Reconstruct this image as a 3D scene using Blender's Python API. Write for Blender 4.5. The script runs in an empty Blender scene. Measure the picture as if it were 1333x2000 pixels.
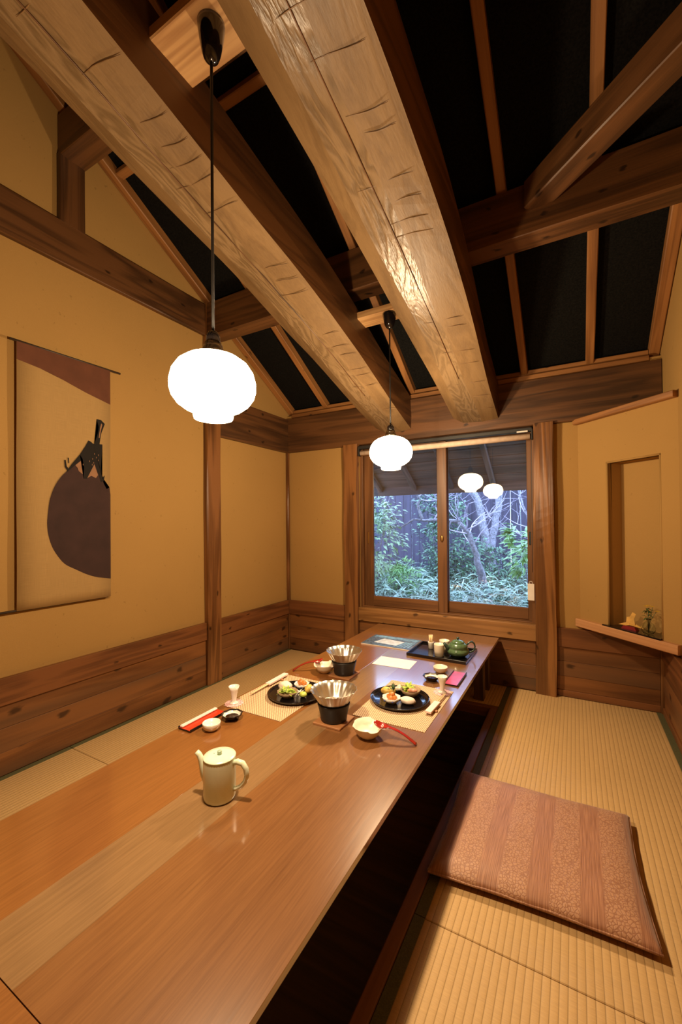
import bpy, bmesh, math, random
from mathutils import Vector, Matrix, noise
PI = math.pi
SC = bpy.context.scene
COL = SC.collection

# ------------------------------------------------------------------ camera
cam_d = bpy.data.cameras.new('camera')
cam = bpy.data.objects.new('camera', cam_d)
COL.objects.link(cam)
F_PX, YAW, PITCH, ROLL, SHIFT = 811.01, math.radians(29.3363), math.radians(.53165), math.radians(-.50878), 14.689
fw = Vector((-math.sin(YAW)*math.cos(PITCH), math.cos(YAW)*math.cos(PITCH), math.sin(PITCH)))
rt = Vector((math.cos(YAW), math.sin(YAW), 0)); up = rt.cross(fw)
r2 = rt*math.cos(ROLL) + up*math.sin(ROLL); u2 = up*math.cos(ROLL) - rt*math.sin(ROLL)
M = Matrix((r2, u2, -fw)).transposed().to_4x4(); M.translation = Vector((0, 0, 1.125))
cam.matrix_world = M
cam_d.sensor_fit = 'VERTICAL'; cam_d.sensor_height = 36.0; cam_d.sensor_width = 24.0
cam_d.lens = F_PX/2000*36.0
cam_d.shift_y = SHIFT/2000
cam_d.clip_start = .02
SC.camera = cam

# ------------------------------------------------------------------ world (dusk-blue overcast sky), exposure
LAMP = 13.0                       # radiance of the two opal globes
BULB = 44.0                       # watts of the bulb inside each globe
DOWN = 46.0                       # watts thrown down through the open bottom of the globe
LAMP_COL = (1.0, .735, .445)
w = bpy.data.worlds.new('sky'); SC.world = w; w.use_nodes = True
bg = w.node_tree.nodes['Background']
bg.inputs[0].default_value = (.40, .60, 1.0, 1); bg.inputs[1].default_value = 13.0
SC.view_settings.view_transform = 'Standard'; SC.view_settings.look = 'None'
SC.view_settings.gamma = 1.0; SC.view_settings.use_curve_mapping = False
SC.view_settings.exposure = 0.0
SC.cycles.max_bounces = 10; SC.cycles.diffuse_bounces = 5; SC.cycles.glossy_bounces = 4
SC.cycles.transparent_max_bounces = 12; SC.cycles.sample_clamp_indirect = 8
SC.cycles.caustics_reflective = False; SC.cycles.caustics_refractive = False

# ------------------------------------------------------------------ materials
def srgb(r, g, b):
    f = lambda c: (c/255/12.92) if c/255 <= .04045 else ((c/255+.055)/1.055)**2.4
    return (f(r), f(g), f(b), 1)
def new_mat(name):
    m = bpy.data.materials.new(name); m.use_nodes = True
    nt = m.node_tree; nt.nodes.clear()
    o = nt.nodes.new('ShaderNodeOutputMaterial'); p = nt.nodes.new('ShaderNodeBsdfPrincipled')
    nt.links.new(p.outputs[0], o.inputs[0])
    return m, nt, p
class NT:
    def __init__(s, nt): s.nt = nt
    def n(s, t, **k):
        nd = s.nt.nodes.new(t)
        for a, b in k.items(): setattr(nd, a, b)
        return nd
    def l(s, a, b): s.nt.links.new(a, b)
    def coords(s, scale, rnd=True, rot=(0, 0, 0)):
        tc = s.n('ShaderNodeTexCoord'); mp = s.n('ShaderNodeMapping')
        mp.inputs['Scale'].default_value = scale; mp.inputs['Rotation'].default_value = rot
        if rnd:
            oi = s.n('ShaderNodeObjectInfo'); mu = s.n('ShaderNodeMath', operation='MULTIPLY'); mu.inputs[1].default_value = 17.3
            cx = s.n('ShaderNodeCombineXYZ'); s.l(oi.outputs['Random'], mu.inputs[0])
            for i in range(3): s.l(mu.outputs[0], cx.inputs[i])
            ad = s.n('ShaderNodeVectorMath', operation='ADD'); s.l(tc.outputs['Object'], ad.inputs[0]); s.l(cx.outputs[0], ad.inputs[1])
            s.l(ad.outputs[0], mp.inputs['Vector'])
        else: s.l(tc.outputs['Object'], mp.inputs['Vector'])
        return mp.outputs[0]
    def noise(s, vec, scale=1, detail=4, rough=.55, dist=0):
        nd = s.n('ShaderNodeTexNoise'); nd.inputs['Scale'].default_value = scale; nd.inputs['Detail'].default_value = detail
        nd.inputs['Roughness'].default_value = rough; nd.inputs['Distortion'].default_value = dist
        s.l(vec, nd.inputs['Vector']); return nd.outputs['Fac']
    def math(s, op, a, b=None, clamp=False):
        nd = s.n('ShaderNodeMath', operation=op); nd.use_clamp = clamp
        for i, v in enumerate((a, b)):
            if v is None: continue
            if isinstance(v, (int, float)): nd.inputs[i].default_value = v
            else: s.l(v, nd.inputs[i])
        return nd.outputs[0]
    def ramp(s, fac, stops):
        nd = s.n('ShaderNodeValToRGB'); e = nd.color_ramp.elements
        while len(e) < len(stops): e.new(.5)
        for i, (p, c) in enumerate(stops): e[i].position = p; e[i].color = c if len(c) == 4 else (*c, 1)
        s.l(fac, nd.inputs[0]); return nd.outputs[0]
    def mix(s, fac, a, b, mode='MIX'):
        nd = s.n('ShaderNodeMix', data_type='RGBA', blend_type=mode)
        for i, v in ((0, fac), (6, a), (7, b)):
            if isinstance(v, (int, float)): nd.inputs[i].default_value = v
            elif isinstance(v, tuple): nd.inputs[i].default_value = v
            else: s.l(v, nd.inputs[i])
        return nd.outputs[2]
    def bump(s, h, p, strength=.3, dist=.002):
        nd = s.n('ShaderNodeBump'); nd.inputs['Strength'].default_value = strength; nd.inputs['Distance'].default_value = dist
        s.l(h, nd.inputs['Height']); s.l(nd.outputs[0], p.inputs['Normal'])

def plain(name, c, rough=.5, metal=0.0, coat=0.0, var=.08, bump=0.0, spec=None, nscale=30):
    """one colour with slight procedural variation"""
    m, nt, p = new_mat(name); g = NT(nt)
    v = g.coords((nscale,)*3)
    n = g.noise(v, 1, 3)
    d = tuple(max(0, x*(1-var*2)) for x in c[:3]) + (1,); l = tuple(min(1, x*(1+var)) for x in c[:3]) + (1,)
    g.l(g.ramp(n, [(.3, d), (.7, l)]), p.inputs['Base Color'])
    p.inputs['Roughness'].default_value = rough; p.inputs['Metallic'].default_value = metal
    p.inputs['Coat Weight'].default_value = coat; p.inputs['Coat Roughness'].default_value = .08
    if spec is not None: p.inputs['Specular IOR Level'].default_value = spec
    if bump: g.bump(n, p, bump, .002)
    return m

def wood(name, dark, light, rough=.55, fine=.35, knots=0.0, coat=0.0, ring=5.0, fig=.6, bump=.25, cross=7.0, blotch=None, spec=.5, coatr=.15, blot=.7, grain=(3.0, 170)):
    """timber whose grain runs along the object's own X axis"""
    m, nt, p = new_mat(name); g = NT(nt)
    v = g.coords((.55, cross, cross))
    n1 = g.noise(v, 1, 3, .5, .6)
    rings = g.math('MULTIPLY_ADD', g.math('SINE', g.math('MULTIPLY', n1, ring*6.283)), .5); nt.nodes[-1].inputs[2].default_value = .5
    v2 = g.coords((grain[0], grain[1], grain[1]))
    n2 = g.noise(v2, 1, 3, .6)
    v3 = g.coords((1.2, 3.0, 3.0)); n3 = g.noise(v3, 1, 2)
    f = g.math('ADD', g.math('MULTIPLY', rings, fig*.5), g.math('MULTIPLY', n2, fine))
    f = g.math('ADD', f, g.math('MULTIPLY', g.math('SUBTRACT', n3, .5), blot))
    f = g.math('MULTIPLY', f, 1/(fig*.5+fine*.75), True)
    col = g.ramp(f, [(.12, dark), (.85, light)])
    if blotch:
        n4 = g.noise(g.coords((.5, 5, 5)), 1, 2)
        col = g.mix(g.ramp(n4, [(.45, (0, 0, 0)), (.68, (1, 1, 1))]), col, blotch)
    h = g.math('ADD', g.math('MULTIPLY', n2, .5), g.math('MULTIPLY', rings, .5))
    if knots:
        sk = g.n('ShaderNodeSeparateXYZ'); g.l(g.coords((1, 1, 1)), sk.inputs[0])
        ck = g.n('ShaderNodeCombineXYZ'); wv = g.noise(g.coords((14, 40, 40)), 1, 2)
        g.l(g.math('ADD', g.math('MULTIPLY', sk.outputs[0], 4.2), g.math('MULTIPLY', wv, .25)), ck.inputs[0])
        g.l(g.math('ADD', g.math('MULTIPLY', g.math('ADD', sk.outputs[1], sk.outputs[2]), 7.5), g.math('MULTIPLY', wv, .25)), ck.inputs[1])
        vo = g.n('ShaderNodeTexVoronoi', voronoi_dimensions='2D'); vo.inputs['Scale'].default_value = 1; vo.inputs['Randomness'].default_value = 1
        g.l(ck.outputs[0], vo.inputs['Vector'])
        k = g.ramp(vo.outputs['Distance'], [(0.0, (1, 1, 1)), (knots*.7, (1, 1, 1)), (knots*1.5, (0, 0, 0))])
        sc_ = g.n('ShaderNodeSeparateColor'); g.l(vo.outputs['Color'], sc_.inputs[0])
        k = g.math('MULTIPLY', k, g.math('GREATER_THAN', sc_.outputs[0], .6))
        col = g.mix(g.math('MULTIPLY', k, .85), col, tuple(x*.28 for x in dark[:3])+(1,))
    g.l(col, p.inputs['Base Color'])
    p.inputs['Roughness'].default_value = rough; p.inputs['Coat Weight'].default_value = coat; p.inputs['Coat Roughness'].default_value = coatr
    p.inputs['Specular IOR Level'].default_value = spec
    if coat > .5: p.inputs['Coat IOR'].default_value = 1.95
    if bump: g.bump(h, p, bump, .002)
    return m

def plaster(name, c):
    m, nt, p = new_mat(name); g = NT(nt)
    v = g.coords((1, 1, 1), False)
    n = g.noise(v, 260, 3, .6); n2 = g.noise(v, 2.2, 3); n3 = g.noise(v, 38, 2)
    col = g.mix(n2, tuple(x*.92 for x in c[:3])+(1,), tuple(min(1, x*1.06) for x in c[:3])+(1,))
    col = g.mix(g.math('MULTIPLY', n, .35), col, tuple(x*.72 for x in c[:3])+(1,))
    sp = g.ramp(n3, [(.70, (0, 0, 0)), (.76, (1, 1, 1))])
    col = g.mix(g.math('MULTIPLY', sp, .4), col, tuple(x*.45 for x in c[:3])+(1,))
    g.l(col, p.inputs['Base Color']); p.inputs['Roughness'].default_value = .95; p.inputs['Specular IOR Level'].default_value = .1
    g.bump(g.math('ADD', n, g.math('MULTIPLY', n3, .8)), p, .35, .0015)
    return m

def tatami(name, c):
    m, nt, p = new_mat(name); g = NT(nt)
    v = g.coords((1, 1, 1), False)
    sep = g.n('ShaderNodeSeparateXYZ'); g.l(v, sep.inputs[0])
    s = g.math('SINE', g.math('MULTIPLY', sep.outputs[0], 2*PI/.0188))
    rid = g.math('POWER', g.math('ABSOLUTE', g.math('SINE', g.math('MULTIPLY', sep.outputs[0], PI/.0188))), .45)
    n = g.noise(g.coords((25, 420, 1), False), 1, 3, .7)
    n2 = g.noise(g.coords((2.5, 1.5, 1), False), 1, 3)
    col = g.ramp(g.math('ADD', g.math('MULTIPLY', n, .7), g.math('MULTIPLY', n2, .5)), [(.35, tuple(x*.78 for x in c[:3])+(1,)), (.85, tuple(x*1.1 for x in c[:3])+(1,))])
    col = g.mix(g.ramp(rid, [(.2, (1, 1, 1)), (.62, (0, 0, 0))]), col, tuple(x*.60 for x in c[:3])+(1,))
    g.l(col, p.inputs['Base Color']); p.inputs['Roughness'].default_value = .6; p.inputs['Specular IOR Level'].default_value = .35
    g.bump(g.math('ADD', rid, g.math('MULTIPLY', n, .3)), p, .5, .003)
    return m

def woven(name, c1, c2, sx, sy, rough=.7):
    m, nt, p = new_mat(name); g = NT(nt)
    v = g.coords((1, 1, 1), False); sep = g.n('ShaderNodeSeparateXYZ'); g.l(v, sep.inputs[0])
    a = g.math('SINE', g.math('MULTIPLY', sep.outputs[0], 2*PI/sx)); b = g.math('SINE', g.math('MULTIPLY', sep.outputs[1], 2*PI/sy))
    f = g.math('MULTIPLY_ADD', g.math('MULTIPLY', a, b), .5); nt.nodes[-1].inputs[2].default_value = .5
    g.l(g.ramp(f, [(.3, c2), (.62, c1)]), p.inputs['Base Color']); p.inputs['Roughness'].default_value = rough
    g.bump(f, p, .6, .0015)
    return m

def linen(name, c):
    m, nt, p = new_mat(name); g = NT(nt)
    a = g.noise(g.coords((1, 900, 14), False), 1, 2); b_ = g.noise(g.coords((1, 14, 900), False), 1, 2)
    f = g.math('ADD', g.math('MULTIPLY', a, .5), g.math('MULTIPLY', b_, .5))
    g.l(g.ramp(f, [(.3, tuple(x*.8 for x in c[:3])+(1,)), (.7, tuple(x*1.12 for x in c[:3])+(1,))]), p.inputs['Base Color'])
    p.inputs['Roughness'].default_value = .9; g.bump(f, p, .3, .001)
    return m

def emis(name, c, s):
    m = bpy.data.materials.new(name); m.use_nodes = True; nt = m.node_tree; nt.nodes.clear()
    o = nt.nodes.new('ShaderNodeOutputMaterial'); e = nt.nodes.new('ShaderNodeEmission')
    e.inputs[0].default_value = (*c, 1); e.inputs[1].default_value = s; nt.links.new(e.outputs[0], o.inputs[0]); return m

def globe_mat(name, c, s):
    """thin milky glass: glows evenly and lets part of the bulb's light straight through"""
    m = bpy.data.materials.new(name); m.use_nodes = True; nt = m.node_tree; nt.nodes.clear(); g = NT(nt)
    o = g.n('ShaderNodeOutputMaterial'); e = g.n('ShaderNodeEmission'); t = g.n('ShaderNodeBsdfTransparent'); a = g.n('ShaderNodeAddShader')
    e.inputs[0].default_value = (*c, 1); e.inputs[1].default_value = s; t.inputs[0].default_value = (.9, .9, .9, 1)
    g.l(e.outputs[0], a.inputs[0]); g.l(t.outputs[0], a.inputs[1]); g.l(a.outputs[0], o.inputs[0]); return m

def pane_glass(name):
    m = bpy.data.materials.new(name); m.use_nodes = True; nt = m.node_tree; nt.nodes.clear(); g = NT(nt)
    o = g.n('ShaderNodeOutputMaterial'); t = g.n('ShaderNodeBsdfTransparent'); t.inputs[0].default_value = (.95, .97, .97, 1)
    gl = g.n('ShaderNodeBsdfGlossy'); gl.inputs['Roughness'].default_value = 0.0
    fr = g.n('ShaderNodeFresnel'); fr.inputs[0].default_value = 1.75; mx = g.n('ShaderNodeMixShader')
    g.l(fr.outputs[0], mx.inputs[0]); g.l(t.outputs[0], mx.inputs[1]); g.l(gl.outputs[0], mx.inputs[2]); g.l(mx.outputs[0], o.inputs[0])
    return m

def clear_glass(name, c=(.9, .95, .92, 1)):
    m, nt, p = new_mat(name)
    p.inputs['Base Color'].default_value = c; p.inputs['Roughness'].default_value = .02
    p.inputs['Transmission Weight'].default_value = 1.0; p.inputs['IOR'].default_value = 1.2
    return m

PL = plaster('clay_plaster', (.43, .255, .084, 1))
W_BEAM = wood('smoked_beam_wood', (.046, .019, .0065, 1), (.130, .054, .018, 1), .45, knots=.06, fig=.6)
W_LOG = wood('hewn_log_face', (.120, .068, .027, 1), (.195, .117, .049, 1), .5, fig=.35, ring=4, bump=.5, cross=9)
W_LOGC = wood('hewn_log_crest', (.112, .069, .032, 1), (.205, .132, .066, 1), .33, fig=.6, ring=9, bump=1.0, coat=.0, cross=11)
W_LOGM = wood('adze_groove', (.10, .052, .020, 1), (.18, .10, .04, 1), .5)
W_LOGS = wood('dark_log_side', (.045, .018, .006, 1), (.125, .050, .015, 1), .4, fig=.5)  # log sides: darker brown than the adzed underside
W_RAFT = wood('rafter_wood', (.16, .062, .017, 1), (.34, .150, .045, 1), .5, knots=.055, fig=.4)
W_DADO = wood('cedar_board', (.100, .036, .011, 1), (.235, .093, .028, 1), .45, knots=.095, fig=.5, ring=3, blotch=(.115, .058, .028, 1))
W_CAP = wood('dado_rail_wood', (.095, .034, .012, 1), (.21, .080, .027, 1), .42, knots=.05, fig=.6)
W_POSTL = wood('pale_burl_post_wood', (.098, .037, .010, 1), (.27, .115, .033, 1), .33, knots=.06, fig=1.0, bump=.6, coat=.15)
W_POST = wood('post_wood', (.085, .032, .010, 1), (.235, .098, .031, 1), .33, knots=.06, fig=1.0, bump=.6, coat=.15)
W_SASH = wood('sash_wood', (.082, .033, .0105, 1), (.175, .073, .023, 1), .45)
W_SILL = wood('knotty_sill_wood', (.165, .072, .021, 1), (.30, .145, .048, 1), .4, knots=.07)
W_NEW = wood('pale_new_wood', (.42, .215, .08, 1), (.62, .36, .15, 1), .5, fig=1.0, ring=9, cross=9)
W_SHELF = wood('alcove_shelf_wood', (.40, .18, .075, 1), (.58, .30, .135, 1), .5, fig=.6)
W_T1 = wood('table_orange_veneer', (.148, .052, .012, 1), (.25, .099, .026, 1), .30, fine=1.0, fig=.12, blot=.35, grain=(8, 240), cross=14, ring=3, bump=.05, coat=.9, coatr=.13)
W_T2 = wood('table_pale_veneer', (.155, .085, .037, 1), (.255, .147, .067, 1), .30, fine=1.1, fig=.1, blot=.3, grain=(8, 240), cross=14, bump=.05, coat=.9, coatr=.13)
W_T3 = wood('table_brown_veneer', (.128, .050, .016, 1), (.22, .096, .033, 1), .28, fine=1.0, fig=.12, blot=.35, grain=(8, 240), cross=14, ring=3, bump=.05, coat=1.0, coatr=.12)
W_TS = wood('table_side_wood', (.05, .022, .009, 1), (.12, .055, .022, 1), .5)
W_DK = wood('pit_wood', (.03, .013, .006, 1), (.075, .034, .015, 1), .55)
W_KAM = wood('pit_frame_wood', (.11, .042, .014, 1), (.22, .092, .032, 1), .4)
W_EAVE = wood('eave_wood', (.045, .024, .016, 1), (.115, .062, .042, 1), .7)
W_FENCE = wood('fence_wood', (.020, .017, .030, 1), (.042, .034, .058, 1), .8)
W_TRIV = wood('trivet_wood', (.22, .085, .03, 1), (.40, .18, .07, 1), .5)
W_CHOP = wood('chopstick_wood', (.62, .44, .22, 1), (.80, .62, .36, 1), .5)
M_ROOF = plain('black_roof_board', (.0050, .0048, .0042, 1), .95, spec=.15, var=.4, nscale=120, bump=.3)
M_TAT = tatami('rush_matting', (.54, .345, .147, 1))
M_HERI = plain('mat_border_cloth', (.095, .090, .034, 1), .8, var=.2, nscale=300)
M_BLACK = plain('black_lacquer', (.006, .005, .006, 1), .12, coat=.5)
M_BLKPL = plain('black_plastic', (.008, .007, .008, 1), .1, coat=.6)
M_IRON = plain('black_iron', (.010, .009, .009, 1), .5)
M_METAL = plain('lamp_metal', (.30, .27, .22, 1), .25, metal=1)
M_DKMET = plain('dark_bracket_metal', (.02, .02, .02, 1), .4)
M_BRASS = plain('brass_latch', (.45, .28, .10, 1), .35, metal=1)
M_FOIL = plain('foil', (.70, .67, .61, 1), .30, metal=1, var=.05)
M_WHITE = plain('white_porcelain', (.80, .76, .70, 1), .22, coat=.3, var=.02)
M_CREAM = plain('cream_stoneware', (.76, .68, .55, 1), .35, var=.05)
M_CEL = plain('pale_celadon', (.70, .76, .58, 1), .25, coat=.35, var=.03)
M_CELK = plain('celadon_knob', (.34, .45, .33, 1), .3)
M_GREEN = plain('green_glaze', (.085, .155, .075, 1), .22, coat=.4, var=.18, nscale=60)
M_DGREEN = plain('dark_green_glaze', (.03, .06, .045, 1), .25, coat=.4)
M_RED = plain('red_lacquer', (.33, .018, .012, 1), .18, coat=.5)
M_REDTRAY = plain('red_tray_face', (.52, .040, .012, 1), .3, coat=.2)
M_TRAYGLARE = plain('red_tray_sky_glare', (.50, .045, .085, 1), .2, coat=.5)  # red lacquer with the sky's pinkish glare mixed into the colour
M_PAPER = plain('white_paper', (.82, .78, .72, 1), .8, var=.03)
M_PINKPAP = plain('pink_paper', (.78, .60, .56, 1), .8, var=.04)
M_LACE = plain('pink_lace_paper', (.72, .42, .42, 1), .8, var=.3, nscale=160)
M_SOY = plain('soy_sauce', (.02, .008, .004, 1), .08)
M_BROTH = plain('clear_broth', (.55, .48, .36, 1), .06, var=.03, metal=.55)
M_MAT = woven('woven_mat', (.70, .52, .32, 1), (.22, .10, .04, 1), .0100, .0120)
M_LAMP = globe_mat('opal_globe', LAMP_COL, LAMP)
M_PANE = pane_glass('window_glass')
M_VASE = clear_glass('vase_glass')
M_CLOTH = linen('scroll_linen', (.40, .25, .092, 1))
M_AUB = plain('aubergine_dye', (.042, .018, .015, 1), .9, var=.12, nscale=12)
M_BAND = plain('russet_dye', (.125, .042, .019, 1), .9, var=.08, nscale=14)
M_INK = plain('ink_black', (.008, .005, .003, 1), .9)
M_FADE = plain('faded_dye', (.30, .155, .080, 1), .9)
M_DARKROD = plain('dark_rod', (.045, .028, .016, 1), .5)
M_BLIND = plain('blind_fabric', (.74, .58, .45, 1), .8)
M_YEL = plain('yellow_egg', (.72, .46, .10, 1), .5, var=.2, bump=.4, nscale=90)
M_BATTER = plain('fried_batter', (.66, .40, .13, 1), .6, var=.25, bump=.6, nscale=90)
M_LETT = plain('lettuce_leaf', (.40, .55, .06, 1), .45, var=.35, nscale=70)
M_LEAF = plain('dark_herb_leaf', (.05, .10, .025, 1), .45, var=.3)
M_SALMON = plain('pink_fish', (.62, .28, .18, 1), .4, var=.2)
M_ORANGE = plain('orange_fry', (.62, .20, .035, 1), .45, var=.25, bump=.5, nscale=90)
M_RICE = plain('rice_cake', (.78, .66, .56, 1), .55, var=.05)
M_CLAY = plain('clay_bowl', (.30, .20, .11, 1), .6, var=.15)
M_BLUEW = plain('blue_pattern', (.05, .06, .25, 1), .3)
M_LIME = plain('citrus_slice', (.50, .56, .10, 1), .4, var=.15)
M_ORGY = plain('gold_paper', (.72, .42, .10, 1), .5, var=.1)
M_ORGR = plain('crimson_paper', (.24, .010, .012, 1), .5, var=.1)
M_PETAL = plain('yellow_petal', (.75, .48, .02, 1), .5)
M_MAGB = plain('dark_photo_print', (.10, .15, .22, 1), .2, coat=.3, var=.3, nscale=40)
M_MAGW = plain('pale_print_with_reflection', (.72, .78, .86, 1), .2, coat=.3, var=.15, nscale=40)  # pale print, its colour lightened further to stand for a reflection
M_MAGC = plain('blue_photo_print', (.20, .40, .60, 1), .2, coat=.3, var=.3, nscale=30)
M_SKIN = plain('bare_bark', (.24, .21, .24, 1), .85, var=.35, nscale=45, bump=.8)
M_BARK = plain('dark_bark', (.14, .12, .13, 1), .85, var=.35, nscale=45, bump=.8)
M_TWIG = plain('twig_bark', (.36, .29, .36, 1), .8)
M_F1 = plain('pale_green_leaf', (.19, .27, .13, 1), .4, var=.4, nscale=9)
M_F2 = plain('mid_green_leaf', (.085, .165, .085, 1), .3, var=.4, nscale=9)
M_F3 = plain('bright_green_leaf', (.17, .32, .085, 1), .35, var=.3, nscale=9)
M_SASA = plain('bamboo_grass_leaf', (.27, .35, .25, 1), .3, var=.45, nscale=12)
M_SOIL = plain('garden_soil', (.05, .045, .035, 1), .95, var=.4)

def cushion_mat():
    m, nt, p = new_mat('cushion_brocade'); g = NT(nt)
    v = g.coords((1, 1, 1), False); sep = g.n('ShaderNodeSeparateXYZ'); g.l(v, sep.inputs[0])
    ph = g.math('ADD', g.math('MULTIPLY', sep.outputs[0], 2*PI/.137), 3.635)
    band = g.ramp(g.math('ADD', g.math('MULTIPLY', g.math('SINE', ph), .5), .5), [(.34, (0, 0, 0)), (.48, (1, 1, 1))])
    vo = g.n('ShaderNodeTexVoronoi', feature='DISTANCE_TO_EDGE'); vo.inputs['Scale'].default_value = 105; g.l(v, vo.inputs['Vector'])
    peb = g.ramp(vo.outputs['Distance'], [(.05, (0, 0, 0)), (.16, (1, 1, 1))])
    st = g.noise(g.coords((420, 9, 1), False), 1, 2)
    c1 = g.ramp(st, [(.35, (.225, .088, .042, 1)), (.68, (.41, .195, .105, 1))])
    c2 = g.mix(peb, (.28, .122, .061, 1), (.45, .240, .133, 1))
    g.l(g.mix(g.math('MULTIPLY', band, .8), c1, c2), p.inputs['Base Color'])
    p.inputs['Roughness'].default_value = .5; p.inputs['Sheen Weight'].default_value = .25
    g.bump(g.math('ADD', g.math('MULTIPLY', st, .5), g.math('MULTIPLY', peb, band)), p, .3, .0015)
    return m
M_CUSH = cushion_mat()

# ------------------------------------------------------------------ mesh helpers
class MB:
    def __init__(s): s.bm = bmesh.new()
    def box(s, a, b, bev=0.0, mi=0):
        bm = s.bm; x0, y0, z0 = a; x1, y1, z1 = b
        vs = [bm.verts.new(v) for v in ((x0, y0, z0), (x1, y0, z0), (x1, y1, z0), (x0, y1, z0), (x0, y0, z1), (x1, y0, z1), (x1, y1, z1), (x0, y1, z1))]
        fs = [bm.faces.new([vs[i] for i in q]) for q in ((3, 2, 1, 0), (4, 5, 6, 7), (0, 1, 5, 4), (1, 2, 6, 5), (2, 3, 7, 6), (3, 0, 4, 7))]
        for f in fs: f.material_index = mi
        if bev:
            es = list({e for f in fs for e in f.edges})
            bmesh.ops.bevel(bm, geom=es, offset=bev, segments=1, affect='EDGES', profile=.5)
        return s
    def prism(s, pts, d0, d1, axis, mi=0):
        """polygon pts (a,b) extruded between d0 and d1 along axis 0/1/2; (a,b) are the other two axes in order"""
        def mk(a, b, d):
            c = [a, b]; c.insert(axis, d); return s.bm.verts.new(c)
        A = [mk(a, b, d0) for a, b in pts]; B = [mk(a, b, d1) for a, b in pts]; n = len(pts)
        fs = [s.bm.faces.new(A[::-1]), s.bm.faces.new(B)]
        for i in range(n): fs.append(s.bm.faces.new((A[i], A[(i+1) % n], B[(i+1) % n], B[i])))
        for f in fs: f.material_index = mi
        bmesh.ops.triangulate(s.bm, faces=fs[:2])
        return s
    def lathe(s, prof, seg=32, c=(0, 0, 0), mi=0, rfun=None, cap0=True, cap1=True, smooth=True):
        rings = []
        for r, z in prof:
            ring = []
            for k in range(seg):
                t = 2*PI*k/seg; rr = r*(rfun(t, z) if rfun else 1)
                ring.append(s.bm.verts.new((c[0]+rr*math.cos(t), c[1]+rr*math.sin(t), c[2]+z)))
            rings.append(ring)
        for A, B in zip(rings, rings[1:]):
            for k in range(seg):
                f = s.bm.faces.new((A[k], A[(k+1) % seg], B[(k+1) % seg], B[k])); f.smooth = smooth; f.material_index = mi
        if cap0: f = s.bm.faces.new(rings[0][::-1]); f.material_index = mi
        if cap1: f = s.bm.faces.new(rings[-1]); f.material_index = mi
        return s
    def tube(s, pts, rad, seg=8, mi=0, cap=True, flat=1.0):
        pts = [Vector(p) for p in pts]; n = len(pts)
        if not hasattr(rad, '__len__'): rad = [rad]*n
        rings = []; prev = None
        for i, p in enumerate(pts):
            d = (pts[min(i+1, n-1)]-pts[max(i-1, 0)]).normalized()
            a = prev if prev else (Vector((0, 0, 1)) if abs(d.z) < .9 else Vector((1, 0, 0)))
            x = (a - d*a.dot(d)).normalized(); y = d.cross(x); prev = x
            rings.append([s.bm.verts.new(p + x*rad[i]*flat*math.cos(2*PI*k/seg) + y*rad[i]*math.sin(2*PI*k/seg)) for k in range(seg)])
        for A, B in zip(rings, rings[1:]):
            for k in range(seg):
                f = s.bm.faces.new((A[k], A[(k+1) % seg], B[(k+1) % seg], B[k])); f.smooth = True; f.material_index = mi
        if cap:
            for r in (rings[0][::-1], rings[-1]): f = s.bm.faces.new(r); f.material_index = mi
        return s
    def blob(s, c, rad, sub=2, amp=.15, seed=0, mi=0, freq=2.0, zmin=None):
        r = bmesh.ops.create_icosphere(s.bm, subdivisions=sub, radius=1)
        for v in r['verts']:
            d = v.co.copy(); k = 1 + amp*noise.noise(d*freq + Vector((seed*3.1, seed*1.7, seed)))
            v.co = Vector((c[0]+d.x*rad[0]*k, c[1]+d.y*rad[1]*k, c[2]+d.z*rad[2]*k))
            if zmin is not None: v.co.z = max(v.co.z, zmin)
        for v in r['verts']:
            for f in v.link_faces: f.smooth = True; f.material_index = mi
        return s
    def leaf(s, p, d, nrm, L, Wd, bend=.2, mi=0):
        """a small folded leaf from p along d"""
        d = Vector(d).normalized(); nrm = Vector(nrm); x = d.cross(nrm)
        if x.length < 1e-4: x = d.cross(Vector((.3, .5, .8)))
        x.normalize(); n = x.cross(d); p = Vector(p)
        a = s.bm.verts.new(p); m1 = p + d*L*.45 - n*L*.02; t = s.bm.verts.new(p + d*L - n*L*bend)
        l = s.bm.verts.new(m1 + x*Wd*.5 + n*Wd*.12); r = s.bm.verts.new(m1 - x*Wd*.5 + n*Wd*.12); c = s.bm.verts.new(m1)
        for q in ((a, c, l), (a, r, c), (c, t, l), (c, r, t)): s.bm.faces.new(q).material_index = mi
        return s
    def build(s, name, mat, parent=None, recalc=True, matrix=None):
        if recalc: bmesh.ops.recalc_face_normals(s.bm, faces=s.bm.faces)
        me = bpy.data.meshes.new(name); s.bm.to_mesh(me); s.bm.free()
        for m in (mat if isinstance(mat, (list, tuple)) else [mat]): me.materials.append(m)
        return link(name, me, parent, matrix)
def link(name, me, parent=None, matrix=None):
    o = bpy.data.objects.new(name, me); COL.objects.link(o)
    if parent: o.parent = parent
    if matrix is not None: o.matrix_basis = matrix
    return o
def tag(o, label=None, cat=None, group=None, kind=None):
    if label: o['label'] = label
    if cat: o['category'] = cat
    if group: o['group'] = group
    if kind: o['kind'] = kind
    return o
def thing(name, label, cat, loc=(0, 0, 0), rz=0, group=None):
    o = bpy.data.objects.new(name, None); COL.objects.link(o); o.empty_display_size = .05
    o.location = loc; o.rotation_euler = (0, 0, rz)
    return tag(o, label, cat, group)
def struct(o): o['kind'] = 'structure'; return o
def frame(p0, p1, upv=(0, 0, 1)):
    """matrix whose X axis runs p0->p1 (timber grain), Z as near upv as can be"""
    p0 = Vector(p0); d = (Vector(p1)-p0); L = d.length; x = d/L
    z = Vector(upv); z = (z - x*z.dot(x)).normalized(); y = z.cross(x)
    m = Matrix((x, y, z)).transposed().to_4x4(); m.translation = p0
    return m, L
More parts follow.
